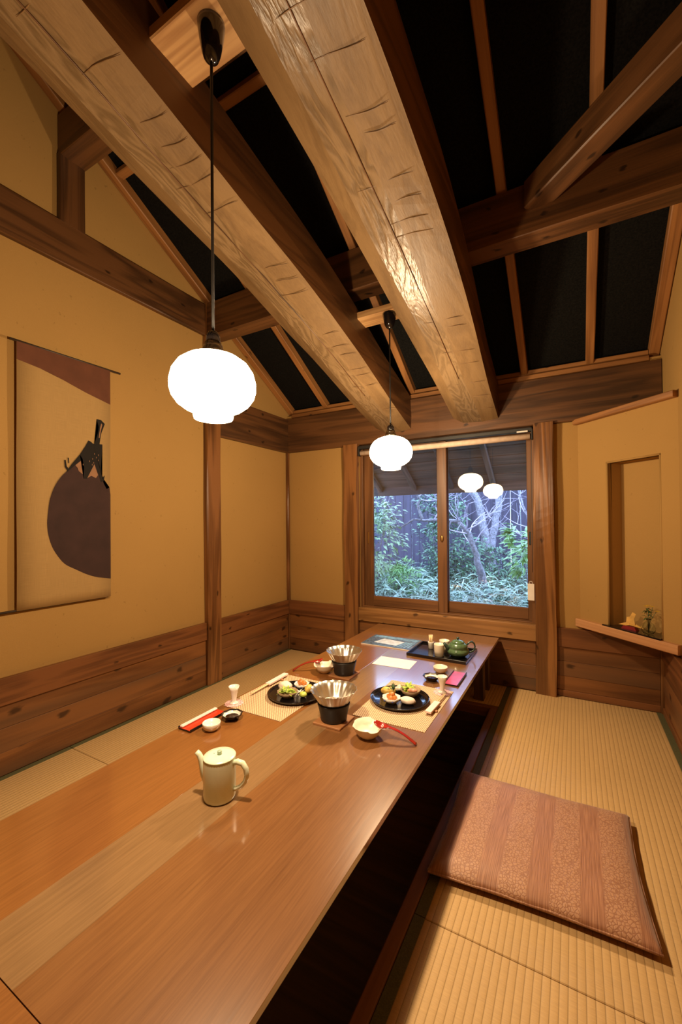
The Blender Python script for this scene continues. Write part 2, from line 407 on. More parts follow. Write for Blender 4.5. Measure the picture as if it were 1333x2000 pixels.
def timber(name, p0, p1, wy, hz, mat, parent=None, upv=(0, 0, 1), ch=.004, seg=1, wob=0.0, seed=0, y0=None, z0=None):
    """squared timber: cross-section wy (sideways) x hz (along upv), centred unless y0/z0 give its lower corner"""
    m, L = frame(p0, p1, upv)
    ya = -wy/2 if y0 is None else y0; za = -hz/2 if z0 is None else z0; yb, zb = ya+wy, za+hz
    sec = [(ya+ch, za), (yb-ch, za), (yb, za+ch), (yb, zb-ch), (yb-ch, zb), (ya+ch, zb), (ya, zb-ch), (ya, za+ch)]
    b = MB(); rings = []
    for i in range(seg+1):
        t = L*i/seg; ring = []
        for k, (y, z) in enumerate(sec):
            q = Vector((t*2.2+seed*7.7, y*9+k//2*3.1, z*9+seed))
            ring.append(b.bm.verts.new((t, y + wob*noise.noise(q), z + wob*noise.noise(q+Vector((5, 9, 2))))))
        rings.append(ring)
    for A, B in zip(rings, rings[1:]):
        for k in range(8):
            f = b.bm.faces.new((A[k], A[(k+1) % 8], B[(k+1) % 8], B[k])); f.smooth = wob > 0 and k % 2 == 0 and False
    b.bm.faces.new(rings[0][::-1]); b.bm.faces.new(rings[-1])
    return b.build(name, mat, parent, matrix=m)

# ------------------------------------------------------------------ room shell
XL, XR, YB, YN = -2.276, .46, 3.06, -1.25
RA, RB = -.572, 3.885                       # rafter undersides: z = RA*y + RB
RIDGE = .25
def zr(y): return RA*y + RB if y >= RIDGE else RA*RIDGE + RB + (y-RIDGE)*.572
gable = [(YN-.1, -.5), (YB+.12, -.5), (YB+.12, zr(YB+.12)+.1), (RIDGE, zr(RIDGE)+.1), (YN-.1, zr(YN-.1)+.1)]
HY0, HY1, HZ0, HZ1 = -1.0, -.35, 2.74, 3.0     # small gable light behind the viewer's left shoulder
b = MB()
b.prism([(YN-.1, -.5), (YB+.12, -.5), (YB+.12, zr(YB+.12)+.1), (2.2, zr(2.2)+.1), (2.2, HZ0), (YN-.1, HZ0)], XL-.12, XL, 0)
b.prism([(HY1, HZ0), (2.2, HZ0), (2.2, zr(2.2)+.1), (RIDGE, zr(RIDGE)+.1), (HY1, zr(HY1)+.1)], XL-.12, XL, 0)
b.prism([(YN-.1, HZ0), (HY0, HZ0), (HY0, zr(HY0)+.1), (YN-.1, zr(YN-.1)+.1)], XL-.12, XL, 0)
b.prism([(HY0, HZ1), (HY1, HZ1), (HY1, zr(HY1)+.1), (HY0, zr(HY0)+.1)], XL-.12, XL, 0)
wall_left = struct(b.build('wall_left', PL))
wall_right = struct(MB().prism(gable, XR, XR+.12, 0).build('wall_right', PL))
WX0, WX1, WZ0, WZ1 = -1.545, -.230, .44, 1.77
b = MB()
for a, c in (((XL, YB, -.5), (WX0, YB+.12, 2.1)), ((WX1, YB, -.5), (XR, YB+.12, 2.1)), ((WX0, YB, -.5), (WX1, YB+.12, WZ0-.11)), ((WX0, YB, WZ1), (WX1, YB+.12, 2.1))):
    b.box(a, c)
wall_back = struct(b.build('wall_back', PL))
wall_front = struct(MB().box((XL, YN-.1, -.5), (XR, YN, 3.1)).build('wall_front', PL))
# sub-floor with the foot pit
PX0, PX1, PY1 = -1.37, -.461, 2.64
b = MB()
for a, c in (((XL, YN, -.12), (PX0-.05, YB, -.055)), ((PX1+.048, YN, -.12), (XR, YB, -.055)), ((PX0-.05, PY1+.04, -.12), (PX1+.048, YB, -.055)), ((PX0-.1, YN, -.46), (PX1+.1, PY1+.1, -.40))):
    b.box(a, c)
floor = struct(b.build('floor', W_DK))
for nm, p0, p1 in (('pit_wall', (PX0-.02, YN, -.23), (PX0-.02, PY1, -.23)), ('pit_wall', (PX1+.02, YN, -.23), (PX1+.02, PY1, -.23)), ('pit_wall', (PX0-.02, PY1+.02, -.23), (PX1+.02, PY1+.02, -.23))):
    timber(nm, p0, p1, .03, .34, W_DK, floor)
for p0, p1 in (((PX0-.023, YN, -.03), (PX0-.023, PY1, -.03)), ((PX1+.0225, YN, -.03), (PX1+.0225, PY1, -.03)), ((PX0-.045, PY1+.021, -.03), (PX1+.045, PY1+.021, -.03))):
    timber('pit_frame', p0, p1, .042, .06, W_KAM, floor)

# ceiling: black boards lying on the rafters
NRM = Vector((0, .572, 1)).normalized()
b = MB()
t0, t1 = .062, .085
b.prism([(RIDGE, zr(RIDGE)+t0), (4.26, zr(4.26)+t0), (4.26, zr(4.26)+t1), (RIDGE, zr(RIDGE)+t1)], XL-.12, XR+.12, 0)
b.prism([(YN-.3, zr(YN-.3)+t0), (RIDGE, zr(RIDGE)+t0), (RIDGE, zr(RIDGE)+t1), (YN-.3, zr(YN-.3)+t1)], XL-.12, XR+.12, 0)
ceiling = struct(b.build('ceiling', M_ROOF))

# rafters
RAFT = [(-2.246, .05, 'rafter lying against the left gable wall'), (-1.87, .045, 'second rafter from the left wall, left of both hewn logs'),
        (-1.48, .045, 'third rafter from the left wall, above the left hewn log'), (-1.085, .045, 'rafter right of the left hewn log, seen behind the far lamp'),
        (-.68, .045, 'rafter above the right hewn log'), (-.285, .045, 'first rafter right of the right hewn log'),
        (.098, .048, 'upright looking rafter between the diagonal brace and the alcove'), (.43, .055, 'rafter lying against the right gable wall')]
for i, (x, wd, lab) in enumerate(RAFT):
    y1 = 3.17
    o = timber('rafter', (x, RIDGE, zr(RIDGE)), (x, y1, zr(y1)), wd, .06, W_RAFT, z0=0.0, seg=10, wob=.002, seed=i)
    tag(o, 'brown wooden '+lab, 'rafter', 'sloping rafters under the black roof')
o = timber('batten', (XL+.002, 1.43, zr(1.43)+.045), (XR-.002, 1.43, zr(1.43)+.045), .05, .03, W_RAFT)
tag(o, 'thin brown roof batten crossing over the rafters beneath the black boards', 'batten')
for z, y, h, lab in ((2.095, 3.075, .036, 'lower ledge strip on top of the back wall beam'), (2.137, 3.10, .032, 'upper ledge strip between rafter feet over the back beam')):
    o = timber('ledge_strip', (XL+.06, y, z), (XR-.06, y, z), .05, h, W_RAFT); tag(o, 'orange brown '+lab, 'trim')

# beams
def beam(lab, p0, p1, wy, hz, **k):
    return tag(timber('beam', p0, p1, wy, hz, W_BEAM, **k), lab, 'beam')
beam('dark brown squared beam along the back wall above the window', (XL+.02, 3.09, 1.918), (.456, 3.09, 1.918), .125, .305, seg=16, wob=.003, seed=1)
beam('dark beam crossing the room on top of both hewn logs', (XL+.01, 2.14, 2.565), (XR-.005, 2.14, 2.565), .125, .235, seg=16, wob=.003, seed=2)
beam('dark purlin high at top left, resting on the short wall strut', (XL+.005, 1.192, 3.115), (XR-.005, 1.192, 3.115), .125, .21, seg=12, wob=.003, seed=3)
beam('dark tie beam high on the left wall above the hanging scroll', (XL+.008, YN+.02, 2.568), (XL+.008, 2.075, 2.568), .04, .215, seg=18, wob=.006, seed=4)
beam('short dark beam on the left wall between post and corner', (XL+.012, 2.2, 1.915), (XL+.012, 3.03, 1.915), .05, .298, seg=6, wob=.003, seed=5)
beam('reddish diagonal brace running at an angle from crossing beam to right wall', (-.1445, 2.09, 2.615), (.452, 1.4935, 2.615), .104, .125, seg=6, wob=.003, seed=6)
# posts
def post(lab, p0, p1, wx, wy, mat=W_POST, upv=(1, 0, 0), **k):
    return tag(timber('post', p0, p1, wx, wy, mat, upv=upv, **k), lab, "post")
post('tall knotty wooden post on the left wall beyond the scroll', (XL+.020, 2.14, .001), (XL+.020, 2.14, 2.69), .13, .038, seg=34, wob=.008, seed=11)
post('gnarled wooden post left of the window holding a white note', (-1.602, 3.032, 0), (-1.602, 3.032, 1.772), .122, .052, upv=(0, 1, 0), seg=30, wob=.007, seed=12)
post('thick burled wooden post right of the window', (-.171, 3.029, 0), (-.171, 3.029, 1.772), .122, .056, W_POSTL, upv=(0, 1, 0), seg=30, wob=.010, seed=13)
post('slim natural pole in the far left corner', (XL+.014, 3.046, 0), (XL+.014, 3.046, 1.77), .026, .026, seg=24, wob=.005, seed=14)
post('short dark strut on the left gable wall under the purlin', (XL+.01, 1.188, 2.672), (XL+.01, 1.188, 3.02), .125, .044, W_BEAM, seg=4, wob=.003, seed=15)
post('corner post at the right end of the back wall dado', (XR-.016, 3.035, .0), (XR-.016, 3.035, .44), .03, .03, seg=6, wob=.002, seed=16)

# hewn logs
def zlog(y):
    pts = [(-1.2, 2.80), (-.4, 2.64), (.58, 2.44), (1.02, 2.344), (1.43, 2.255), (2.1, 2.09), (3.06, 1.822)]
    for (a, za), (c, zc) in zip(pts, pts[1:]):
        if y <= c: return za + (zc-za)*(y-a)/(c-a)
    return pts[-1][1]
def hewn_log(lab, xc, bul, seed, side_h):
    t = thing('hewn_log', lab, 'log beam')
    n = 64; y0, y1 = YN+.02, 3.058
    body, under = MB(), MB()
    L = y1-y0; mx = Matrix(((0, 1, 0), (1, 0, 0), (0, 0, 1))).to_4x4()   # object x = world y
    def ring(i):
        y = y0 + L*i/n; z = zlog(y); tp = 1 - .10*max(0, (y-2.2))
        q = lambda k, f=1.6: noise.noise(Vector((y*f+seed*9, k*4.3, seed)))
        wl = xc - .163*tp + .016*q(1) ; wr = xc + .163*tp + .016*q(2) + bul*math.sin(PI*min(1, max(0, (y-.4)/2.6)))
        d = .006
        u = [(wl, z+.052+.012*q(3)), (xc-.075+.02*q(4), z+.008+d*q(5, 4)), (xc+.045+.025*q(6), z+d*q(7, 4)), (wr, z+.012+.01*q(8))]
        s = [(wr+.004, z+.11+.008*q(9)), (wr-.002, z+side_h), (xc+.10, z+side_h+.075), (xc-.10, z+side_h+.085), (wl+.004, z+side_h), (wl-.006, z+.12)]
        return y, u, s
    U, S = [], []
    for i in range(n+1):
        y, u, s = ring(i)
        U.append([under.bm.verts.new((y, x, z)) for x, z in u])
        S.append([body.bm.verts.new((y, x, z)) for x, z in [u[3]]+s+[u[0]]])
    for A, B in zip(U, U[1:]):
        for k in range(3): under.bm.faces.new((A[k], A[k+1], B[k+1], B[k])).material_index = int(k == 1)
    for A, B in zip(S, S[1:]):
        for k in range(7): body.bm.faces.new((A[k], A[k+1], B[k+1], B[k]))
    # closing faces at both ends
    for i in (0, n):
        y, u, s = ring(i); vs = [body.bm.verts.new((y, x, z)) for x, z in u+s]; body.bm.faces.new(vs)
    body.build('log_body', W_LOGS, t, matrix=mx)
    f = under.build('adzed_face', [W_LOG, W_LOGC], t, matrix=mx, recalc=False)
    f['label'] = 'pale adzed underside'
    # dark cross cuts left by the adze and one long drying crack
    random.seed(seed)
    y = .2
    while y < 2.9:
        x0 = xc + random.uniform(-.06, .06); x1 = xc + .155
        z = zlog(y)
        pts = [(y + .004*math.sin(5*k/6+seed+y*9) + .02*k/6, x0+(x1-x0)*k/6, z + .0005 + .002*noise.noise(Vector((k, y, 3)))) for k in range(7)]
        if random.random() < .8: MB().tube(pts, [.0003, .0016, .0020, .0018, .0020, .0016, .0003], 6).build('adze_mark', W_LOGM, t, matrix=mx)
        y += random.choice((.06, .08, .11, .15))
    ck = MB(); pts = []
    for k in range(40):
        y = .1 + 2.4*k/39; pts.append((y, xc + .012 + .02*noise.noise(Vector((y*1.3, seed, 1))), zlog(y) + .0005))
    ck.tube(pts, .0024, 5); ck.build('drying_crack', W_LOGS, t, matrix=mx)
    return t
hewn_log('huge hewn log beam on the left, nearest the scroll wall', -1.225, 0.0, 3, .26)
hewn_log('huge hewn log beam on the right with a wavy adzed underside', -.605, .03, 8, .27)

# ------------------------------------------------------------------ dado boarding
def dado(parent, kind, a0, a1, boards, cap=True, base=0.0, dep=.016):
    """boards along Y on the left/right wall or along X on the back wall"""
    def put(nm, z0, z1, d, mat, seed):
        if kind == 'L': p0, p1, off = (XL+d/2, a0, (z0+z1)/2), (XL+d/2, a1, (z0+z1)/2), d
        elif kind == 'R': p0, p1, off = (XR-d/2, a0, (z0+z1)/2), (XR-d/2, a1, (z0+z1)/2), d
        else: p0, p1, off = (a0, YB-d/2, (z0+z1)/2), (a1, YB-d/2, (z0+z1)/2), d
        timber(nm, p0, p1, off, z1-z0, mat, parent, ch=.0013, seg=3, seed=seed)
    zs = boards
    for i, (z0, z1) in enumerate(zip(zs, zs[1:])): put('plank', z0+.0004, z1-.0004, dep + .002*(i % 2), W_DADO, i)
    if cap: put('cap_rail', .318, .438, dep+.012, W_CAP, 9)
    if base: put('skirting', 0, base, dep+.008, W_CAP, 10)
dado(wall_left, 'L', YN+.01, 2.072, [0.0, .105, .212, .317])
dado(wall_left, 'L', 2.208, 3.028, [0.0, .105, .212, .317])
dado(wall_back, 'B', XL+.03, -1.664, [0.0, .105, .212, .317])
dado(wall_back, 'B', -1.54, -.234, [0.0, .08, .165, .25, .329], cap=False)
dado(wall_back, 'B', -.108, XR-.032, [.04, .13, .225, .317], base=.04)
dado(wall_right, 'R', YN+.01, 3.015, [.04, .13, .225, .317], base=.04)

# ------------------------------------------------------------------ window
win = struct(thing('window_1', None, None, (0, 0, 0)))
timber('sill_board', (WX0, 3.075, .385), (WX1, 3.075, .385), .10, .108, W_SILL, win)
timber('sill_ledge', (WX0+.01, 3.125, .443), (WX1-.01, 3.125, .443), .10, .012, W_SASH, win)
for x in (WX0+.014, WX1-.012): timber('window_jamb', (x, 3.12, .44), (x, 3.12, 1.77), .026, .10, W_SASH, win, upv=(0, 1, 0))
timber('window_head', (WX0, 3.12, 1.755), (WX1, 3.12, 1.755), .10, .03, W_SASH, win)
def sash(x0, x1, y, sl, sr):
    z0, z1 = .449, 1.742; bot, top = .082, .04
    s = timber('sash', (x0+sl/2, y, z0), (x0+sl/2, y, z1), sl, .028, W_SASH, win, upv=(0, 1, 0))
    inv = s.matrix_basis.inverted()
    def ch(p0, p1, a, h): 
        c = timber('sash_rail', p0, p1, a, h, W_SASH, s); c.matrix_basis = inv @ c.matrix_basis
    c = timber('sash_stile', (x1-sr/2, y, z0), (x1-sr/2, y, z1), sr, .028, W_SASH, s, upv=(0, 1, 0)); c.matrix_basis = inv @ c.matrix_basis
    ch((x0+sl, y, z0+bot/2), (x1-sr, y, z0+bot/2), .028, bot); ch((x0+sl, y, z1-top/2), (x1-sr, y, z1-top/2), .028, top)
    g = MB().box((x0+sl-.004, y-.002, z0+bot-.004), (x1-sr+.004, y+.002, z1-top+.004)).build('glass_pane', M_PANE, s); g.matrix_basis = inv
sash(WX0+.028, -.831, 3.108, .080, .074)
sash(-.900, WX1-.020, 3.146, .070, .034)
hd = MB(); hd.lathe([(.001, 0), (.011, .001), (.012, .005), (.006, .007), (.001, .007)], 12); 
hd.build('window_latch', M_BRASS, win, matrix=Matrix.Translation((-.868, 3.090, 1.005)) @ Matrix.Rotation(PI/2, 4, 'X') @ Matrix.Scale(2.2, 4, (0, 1, 0)))
MB().box((-1.487, 3.090, .955), (-1.474, 3.096, 1.055), .003).build('finger_pull', M_BRASS, win)
MB().box((-.274, 3.126, .965), (-.258, 3.133, 1.055), .003).build('finger_pull', M_DKMET, win)
# roller blind
bl = thing('roller_blind', 'rolled up beige roller blind across the top of the window', 'blind', (0, 0, 0))
MB().tube([(-1.515, 3.035, 1.695), (-.25, 3.035, 1.695)], .021, 16).build('fabric_roll', M_BLIND, bl)
MB().box((-1.53, 3.012, 1.726), (-.236, 3.05, 1.752), .003).build('blind_track', M_DKMET, bl)
for x in (-1.527, -.238): MB().box((x-.005, 3.01, 1.672), (x+.005, 3.055, 1.742), .002).build('bracket', M_DKMET, bl)
MB().box((-.33, 3.006, 1.722), (-.262, 3.012, 1.732), .001).build('clip', M_WHITE, bl)
MB().tube([(-.243, 3.02, 1.69)] + [(-.243+.001*math.sin(k), 3.018, 1.69-.075*k) for k in range(1, 13)], .0016, 6).build('pull_chain', M_DKMET, bl)
tg = MB(); tg.box((-.274, 3.0, .606), (-.234, 3.003, .716), .001); tgo = tg.build('paper_tag', M_PAPER)
tag(tgo, 'white paper tag hanging on the blind chain right of the window', 'tag')
MB().tube([(-.254+.010*math.cos(t), 3.0015, .722+.010*math.sin(t)) for t in [k*PI/6 for k in range(13)]], .0015, 5).build('string_loop', M_PAPER, tgo)
# note on the post
nt_ = MB().box((-1.658, 3.012, .866), (-1.562, 3.0145, .997), .0005).build('paper_note', M_PINKPAP)
tag(nt_, 'small white note of handwriting pinned on the post left of the window', 'note')
b = MB(); random.seed(4)
for cx, h in ((-1.578, .07), (-1.597, .095), (-1.617, .08), (-1.638, .06)):
    z = .985
    while z > .985-h:
        s = .007 if cx > -1.60 else .005
        for _ in range(3):
            dx, dz = random.uniform(-s/2, s/2), random.uniform(-s/2, s/2)
            if random.random() < .5: b.box((cx-s*.5, 3.0112, z-dz-.0004), (cx+s*.5, 3.0119, z-dz+.0004))
            else: b.box((cx+dx-.0004, 3.0112, z-s*.5), (cx+dx+.0004, 3.0119, z+s*.5))
        z -= s*1.5
h_ = b.build('handwriting', M_INK, nt_); h_['kind'] = 'stuff'

# window in the wall behind the viewer
w2 = struct(thing('window_2', None, None))
for y in (HY0+.015, HY1-.015): timber('window_frame', (XL-.06, y, HZ0), (XL-.06, y, HZ1), .05, .03, W_SASH, w2)
for z in (HZ0+.015, HZ1-.015): timber('window_frame', (XL-.06, HY0+.03, z), (XL-.06, HY1-.03, z), .05, .03, W_SASH, w2)
MB().box((XL-.062, HY0, HZ0), (XL-.058, HY1, HZ1)).build('glass_pane', M_PANE, w2)

# ------------------------------------------------------------------ 45 degree alcove in the right corner
S2 = math.sqrt(.5)
AM = Matrix(((S2, -S2, 0), (-S2, -S2, 0), (0, 0, 1))).to_4x4()    # local: u along the wall to the right, n into the room, z up
AM = Matrix.Translation((.027, 3.06, 0)) @ AM
UW = .612
alc = struct(thing('wall_alcove', None, None)); alc.matrix_world = AM
N0, N1, NZ0, NZ1 = .209, .512, .505, 1.466
b = MB()
nx, nz = 24, 40
b.box((0, -.03, .455), (N0, 0, 1.755)); b.box((N1, -.03, .455), (UW, 0, 1.755)); b.box((N0, -.03, NZ1), (N1, 0, 1.755)); b.box((N0, -.03, .455), (N1, 0, NZ0))
# niche box
b.box((N0-.01, -.125, NZ0), (N0, 0, NZ1)); b.box((N1, -.115, NZ0), (N1+.01, 0, NZ1)); b.box((N0-.01, -.125, NZ1), (N1+.01, 0, NZ1+.01)); b.box((N0-.01, -.135, NZ0), (N1+.01, -.105, NZ1+.01))
b.build('alcove_plaster', PL, alc)
r = MB()                                       # soft rounded plaster arrises round the niche
for u, s_ in ((N0, -1), (N1, 1)):
    r.tube([(u+s_*.005, -.004, NZ0), (u+s_*.005, -.004, NZ1)], .0062, 8)
r.tube([(N0-.005, -.004, NZ1+.005), (N1+.005, -.004, NZ1+.005)], .0062, 8)
r.build('niche_edge', PL, alc)
timber('cornice', (-.005, .012, 1.757), (UW, .012, 1.757), .05, .034, W_RAFT, alc)
tp = MB().prism([(0, 0), (UW, 0), (UW/2, -UW/2)], 1.75, 1.772, 2).build('alcove_top', W_RAFT, alc)
sh = timber('shelf', (-.012, .0, .480), (UW-.002, .0, .480), .055, .05, W_SHELF)
sh.matrix_world = AM @ sh.matrix_basis
tag(sh, 'pale wooden ledge under the plastered corner niche', 'shelf')
tl = thing('display_tray', 'thin black lacquer tray lying in the corner niche', 'tray'); tl.matrix_world = AM
MB().prism([(N0-.03, .024), (N1+.012, .024), (N1-.004, -.012), (N1-.004, -.09), (N0+.012, -.09), (N0+.008, -.012)], .5058, .5135, 2).build('tray_board', M_BLACK, tl)
# folded paper crane
cr = thing('paper_crane', 'folded gold and crimson paper ornament left of the glass vase', 'ornament', (.268, 2.838, .514), -.6); cr.scale = (.85, .85, .85)
b = MB()
b.prism([(-.05, 0), (.045, 0), (.035, .022), (-.035, .022)], -.018, .018, 1); b.build('folded_base', M_ORGR, cr)
b = MB()
for pts in (((-.075, .0, .020), (-.01, .012, .048), (.0, -.012, .030)), ((-.075, 0, .020), (-.02, -.016, .024), (0, -.012, .030)), ((.08, 0, .018), (.0, .014, .05), (.0, -.014, .032)), ((-.03, 0, .03), (.012, .004, .115), (.03, 0, .035)), ((-.03, .004, .03), (-.025, .006, .075), (.01, .002, .05)), ((.012, .004, .115), (.035, .0, .105), (.022, 0, .07)), ((-.025, .006, .075), (.005, .004, .085), (.01, 0, .05))):
    vs = [b.bm.verts.new(p) for p in pts]; vs2 = [b.bm.verts.new((p[0], p[1]+.0015, p[2]+.001)) for p in pts]
    b.bm.faces.new(vs); b.bm.faces.new(vs2[::-1])
    for i in range(3): b.bm.faces.new((vs[i], vs[(i+1) % 3], vs2[(i+1) % 3], vs2[i]))
b.build('paper_wing', M_ORGY, cr)
# vase
va = thing('glass_vase', 'small round glass vase of yellow flowers on the niche tray', 'vase', (.342, 2.768, .514))
MB().lathe([(.012, 0), (.024, .004), (.033, .02), (.034, .034), (.027, .052), (.012, .064), (.009, .074), (.013, .082), (.0105, .082), (.007, .074), (.010, .063), (.024, .051), (.031, .034), (.030, .02), (.022, .006), (.004, .003)], 28).build('glass_body', M_VASE, va)
random.seed(5)
fl = thing('flower_sprig', 'yellow flowers with dark leaves standing in the small glass vase', 'flower', (.342, 2.768, .52))
b = MB()
for dx, dy, z in ((.0, .0, .135), (.018, -.01, .14), (.03, -.03, .12), (-.008, .004, .12)):
    b.tube([(0, 0, .0), (dx*.2, dy*.2, .06), (dx, dy, z)], .0012, 5)
b.build('stem', M_LEAF, fl)
b = MB()
for k in range(30):
    a = random.uniform(0, 2*PI); z = random.uniform(.075, .128)
    b.leaf((.006*math.cos(a), .006*math.sin(a), z), (math.cos(a), math.sin(a), random.uniform(-.3, .6)), (0, 0, 1), random.uniform(.018, .032), .011)
b.build('leaf', M_LEAF, fl)
b = MB()
for cx, cy, cz in ((-.008, .006, .140), (.016, -.012, .143), (.002, .002, .146), (.035, -.034, .123)):
    for k in range(9):
        a = 2*PI*k/9; b.leaf((cx, cy, cz), (math.cos(a), math.sin(a), .35), (0, 0, 1), .014, .006)
b.build('petal', M_PETAL, fl)

# ------------------------------------------------------------------ tatami
def mat_(lab, x0, x1, y0, y1, borders):
    t = thing('tatami_mat', lab, 'tatami mat', ((x0+x1)/2, (y0+y1)/2, -.055), 0, 'tatami mats')
    hx, hy = (x1-x0)/2, (y1-y0)/2
    MB().box((-hx+.0005, -hy+.001, 0), (hx-.0005, hy-.001, .055), .002).build('rush_surface', M_TAT, t)
    for s in borders:
        xb = -hx if s == 'l' else hx-.032
        MB().box((xb+.0004, -hy+.0012, .05), (xb+.0316, hy-.0012, .0563), .0008).build('cloth_border', M_HERI, t)
    return t
RX0 = PX1+.046
mat_('tatami mat by the right wall, under the floor cushion', RX0, XR-.022, 1.15, 3.035, 'lr')
mat_('tatami mat nearest the viewer on the right of the table', RX0, XR-.022, YN+.01, 1.15, 'lr')
mat_('tatami mat along the left wall at the far end', XL+.02, PX0-.046, 1.17, 3.03, 'lr')
mat_('tatami mat along the left wall nearest the viewer', XL+.02, PX0-.046, YN+.01, 1.17, 'lr')
mat_('short tatami piece beyond the foot pit under the table end', PX0-.045, RX0-.0015, PY1+.045, 3.035, '')

# ------------------------------------------------------------------ tables
ZT = .331
def tbl(lab, y0, y1, planks, thick=.016):
    t = thing('low_table', lab, 'table', (-.91, (y0+y1)/2, -.40))
    off = Vector((.91, -(y0+y1)/2, .40))
    P = lambda x, y, z: Vector((x, y, z)) + off
    for x0, x1, mt in planks:
        timber('table_plank', P((x0+x1)/2, y0+.0002, ZT-thick/2), P((x0+x1)/2, y1-.0002, ZT-thick/2), x1-x0, thick, mt, t, ch=.0008)
    for x in (-1.32, -.50): timber('apron', P(x, y0+.02, ZT-thick-.028), P(x, y1-.02, ZT-thick-.028), .022, .055, W_TS, t)
    ly = [y0+.10, y1-.10] if y1-y0 > .5 else [(y0+y1)/2]
    for x in (-1.28, -.54):
        for y in ly: timber('leg', P(x, y, -.40), P(x, y, ZT-thick-.001), .06, .06, W_TS, t, upv=(0, 1, 0))
    return t
X0, XA, XB, X1 = -1.360, -1.018, -.849, -.460
tbl('long low wooden table with a pale stripe, laid for a meal', .346, 2.848, [(X0, XA, W_T1), (XA, XB, W_T2), (XB, X1, W_T3)])
tbl('low table end piece against the wall below the window', 2.849, 3.018, [(X0, X1, W_T3)])
tbl('orange toned low table butted on at the bottom left corner', YN+.2, .3445, [(X0, X1, W_T1)])

# ------------------------------------------------------------------ lamps
LX = -.88
def lamp(lab, x, y, ztip, zb):
    t = thing('pendant_lamp', lab, 'lamp', (x, y, 1.515))
    k = .118/.12
    prof = [(.030, .086), (.050, .084), (.075, .075), (.098, .058), (.113, .035), (.1195, .008), (.1195, -.012), (.114, -.032), (.100, -.052), (.080, -.067), (.058, -.077), (.0555, -.080), (.0555, -.088), (.053, -.096), (.050, -.097)]
    MB().lathe([(r*k, z*k) for r, z in prof][::-1], 48, cap0=False).build('opal_globe', M_LAMP, t)
    MB().lathe([(.033, .083), (.031, .098), (.026, .108), (.023, .120)], 24).build('shade_gallery', M_METAL, t)
    MB().lathe([(.0245, .104), (.0262, .107), (.0262, .112), (.0245, .115)], 24).build('metal_ring', M_METAL, t)
    MB().lathe([(.020, .118), (.0195, .140), (.013, .150), (.006, .156)], 20).build('bulb_holder', M_BLKPL, t)
    MB().tube([(0, 0, .155), (0, 0, ztip-1.515+.012)], .0042, 8).build('cord', M_IRON, t)
    ld = bpy.data.lights.new('bulb', 'POINT'); ld.energy = BULB; ld.color = LAMP_COL; ld.shadow_soft_size = .03
    lo = bpy.data.objects.new('bulb', ld); COL.objects.link(lo); lo.parent = t; lo.location = (0, 0, 0)
    sd = bpy.data.lights.new('bulb_downlight', 'SPOT'); sd.energy = DOWN; sd.color = LAMP_COL; sd.shadow_soft_size = .022
    sd.spot_size = math.radians(112); sd.spot_blend = .55
    so = bpy.data.objects.new('bulb_downlight', sd); COL.objects.link(so); so.parent = t; so.location = (0, 0, -.06)
    h = zb-ztip; z0 = ztip-1.515
    MB().lathe([(.003, z0), (.012, z0+.003), (.021, z0+.012), (.027, z0+h*.28), (.034, z0+h*.62), (.038, z0+h*.9), (.0385, z0+h-.0005)], 28).build('ceiling_cup', M_BLKPL, t)
    return t
lamp('near opal glass pendant lamp, the larger in the picture', LX, .840, 2.432, 2.540)
lamp('far opal glass pendant lamp hanging before the window', LX, 2.135, 2.200, 2.2855)
for lab, y0, y1, zb, xr in (('pale new mounting board between the logs carrying the near lamp', .775, .935, 2.540, -.75), ('pale mounting board between the logs carrying the far lamp', 2.10, 2.222, 2.286, -.75)):
    o = timber('mounting_board', (-1.072, (y0+y1)/2, zb+.02), (xr, (y0+y1)/2, zb+.02), y1-y0, .04, W_NEW)
    tag(o, lab, 'board')

# ------------------------------------------------------------------ hanging scroll
sc = thing('hanging_scroll', 'cream linen hanging printed with a large dark aubergine on the left wall', 'wall hanging', (XL+.026, 1.16, .735))
oy, oz = 1.16, .735
b = MB(); n = 24
front, back = [], []
for i in range(n+1):
    z = .732-oz + (1.986-.732)*i/n; bow = .0025*math.sin(3*PI*i/n)
    front.append([b.bm.verts.new((bow+.0012, y-oy, z)) for y in (.938, 1.05, 1.16, 1.27, 1.384)])
    back.append([b.bm.verts.new((bow-.0008, y-oy, z)) for y in (.938, 1.05, 1.16, 1.27, 1.384)])
for G in (front, back):
    for A, B in zip(G, G[1:]):
        for k in range(4): b.bm.faces.new((A[k], A[k+1], B[k+1], B[k])).smooth = True
for A, B, A2, B2 in zip(front, front[1:], back, back[1:]):
    for k in (0, 4): b.bm.faces.new((A[k], B[k], B2[k], A2[k]))
for k in range(4):
    b.bm.faces.new((front[0][k], front[0][k+1], back[0][k+1], back[0][k])); b.bm.faces.new((front[-1][k], front[-1][k+1], back[-1][k+1], back[-1][k]))
b.build('linen_cloth', M_CLOTH, sc)
def flat(nm, pts, mat, lift, parent=sc, sm=True):
    b = MB(); L = []
    def smooth(p):
        q = []
        for i in range(len(p)):
            p0, p1, p2, p3 = [Vector((*p[(i+j) % len(p)], 0)) for j in (-1, 0, 1, 2)]
            sharp = (p1-p0).angle(p2-p1, 0) > .9 or (p2-p1).angle(p3-p2, 0) > .9
            q.append(p1[:2])
            if not sharp:
                for t in (.33, .66):
                    v = .5*((2*p1)+(-p0+p2)*t+(2*p0-5*p1+4*p2-p3)*t*t+(-p0+3*p1-3*p2+p3)*t**3); q.append(v[:2])
        return q
    b.prism([(y-oy, z-oz) for y, z in (smooth(pts) if sm else pts)], .0038+lift, .0041+lift, 0)
    return b.build(nm, mat, parent)
flat('printed_band', [(.9385, 1.9855), (1.3835, 1.9855), (1.3835, 1.797), (1.257, 1.827), (1.141, 1.862), (1.036, 1.888), (.9385, 1.901)], M_BAND, 0)
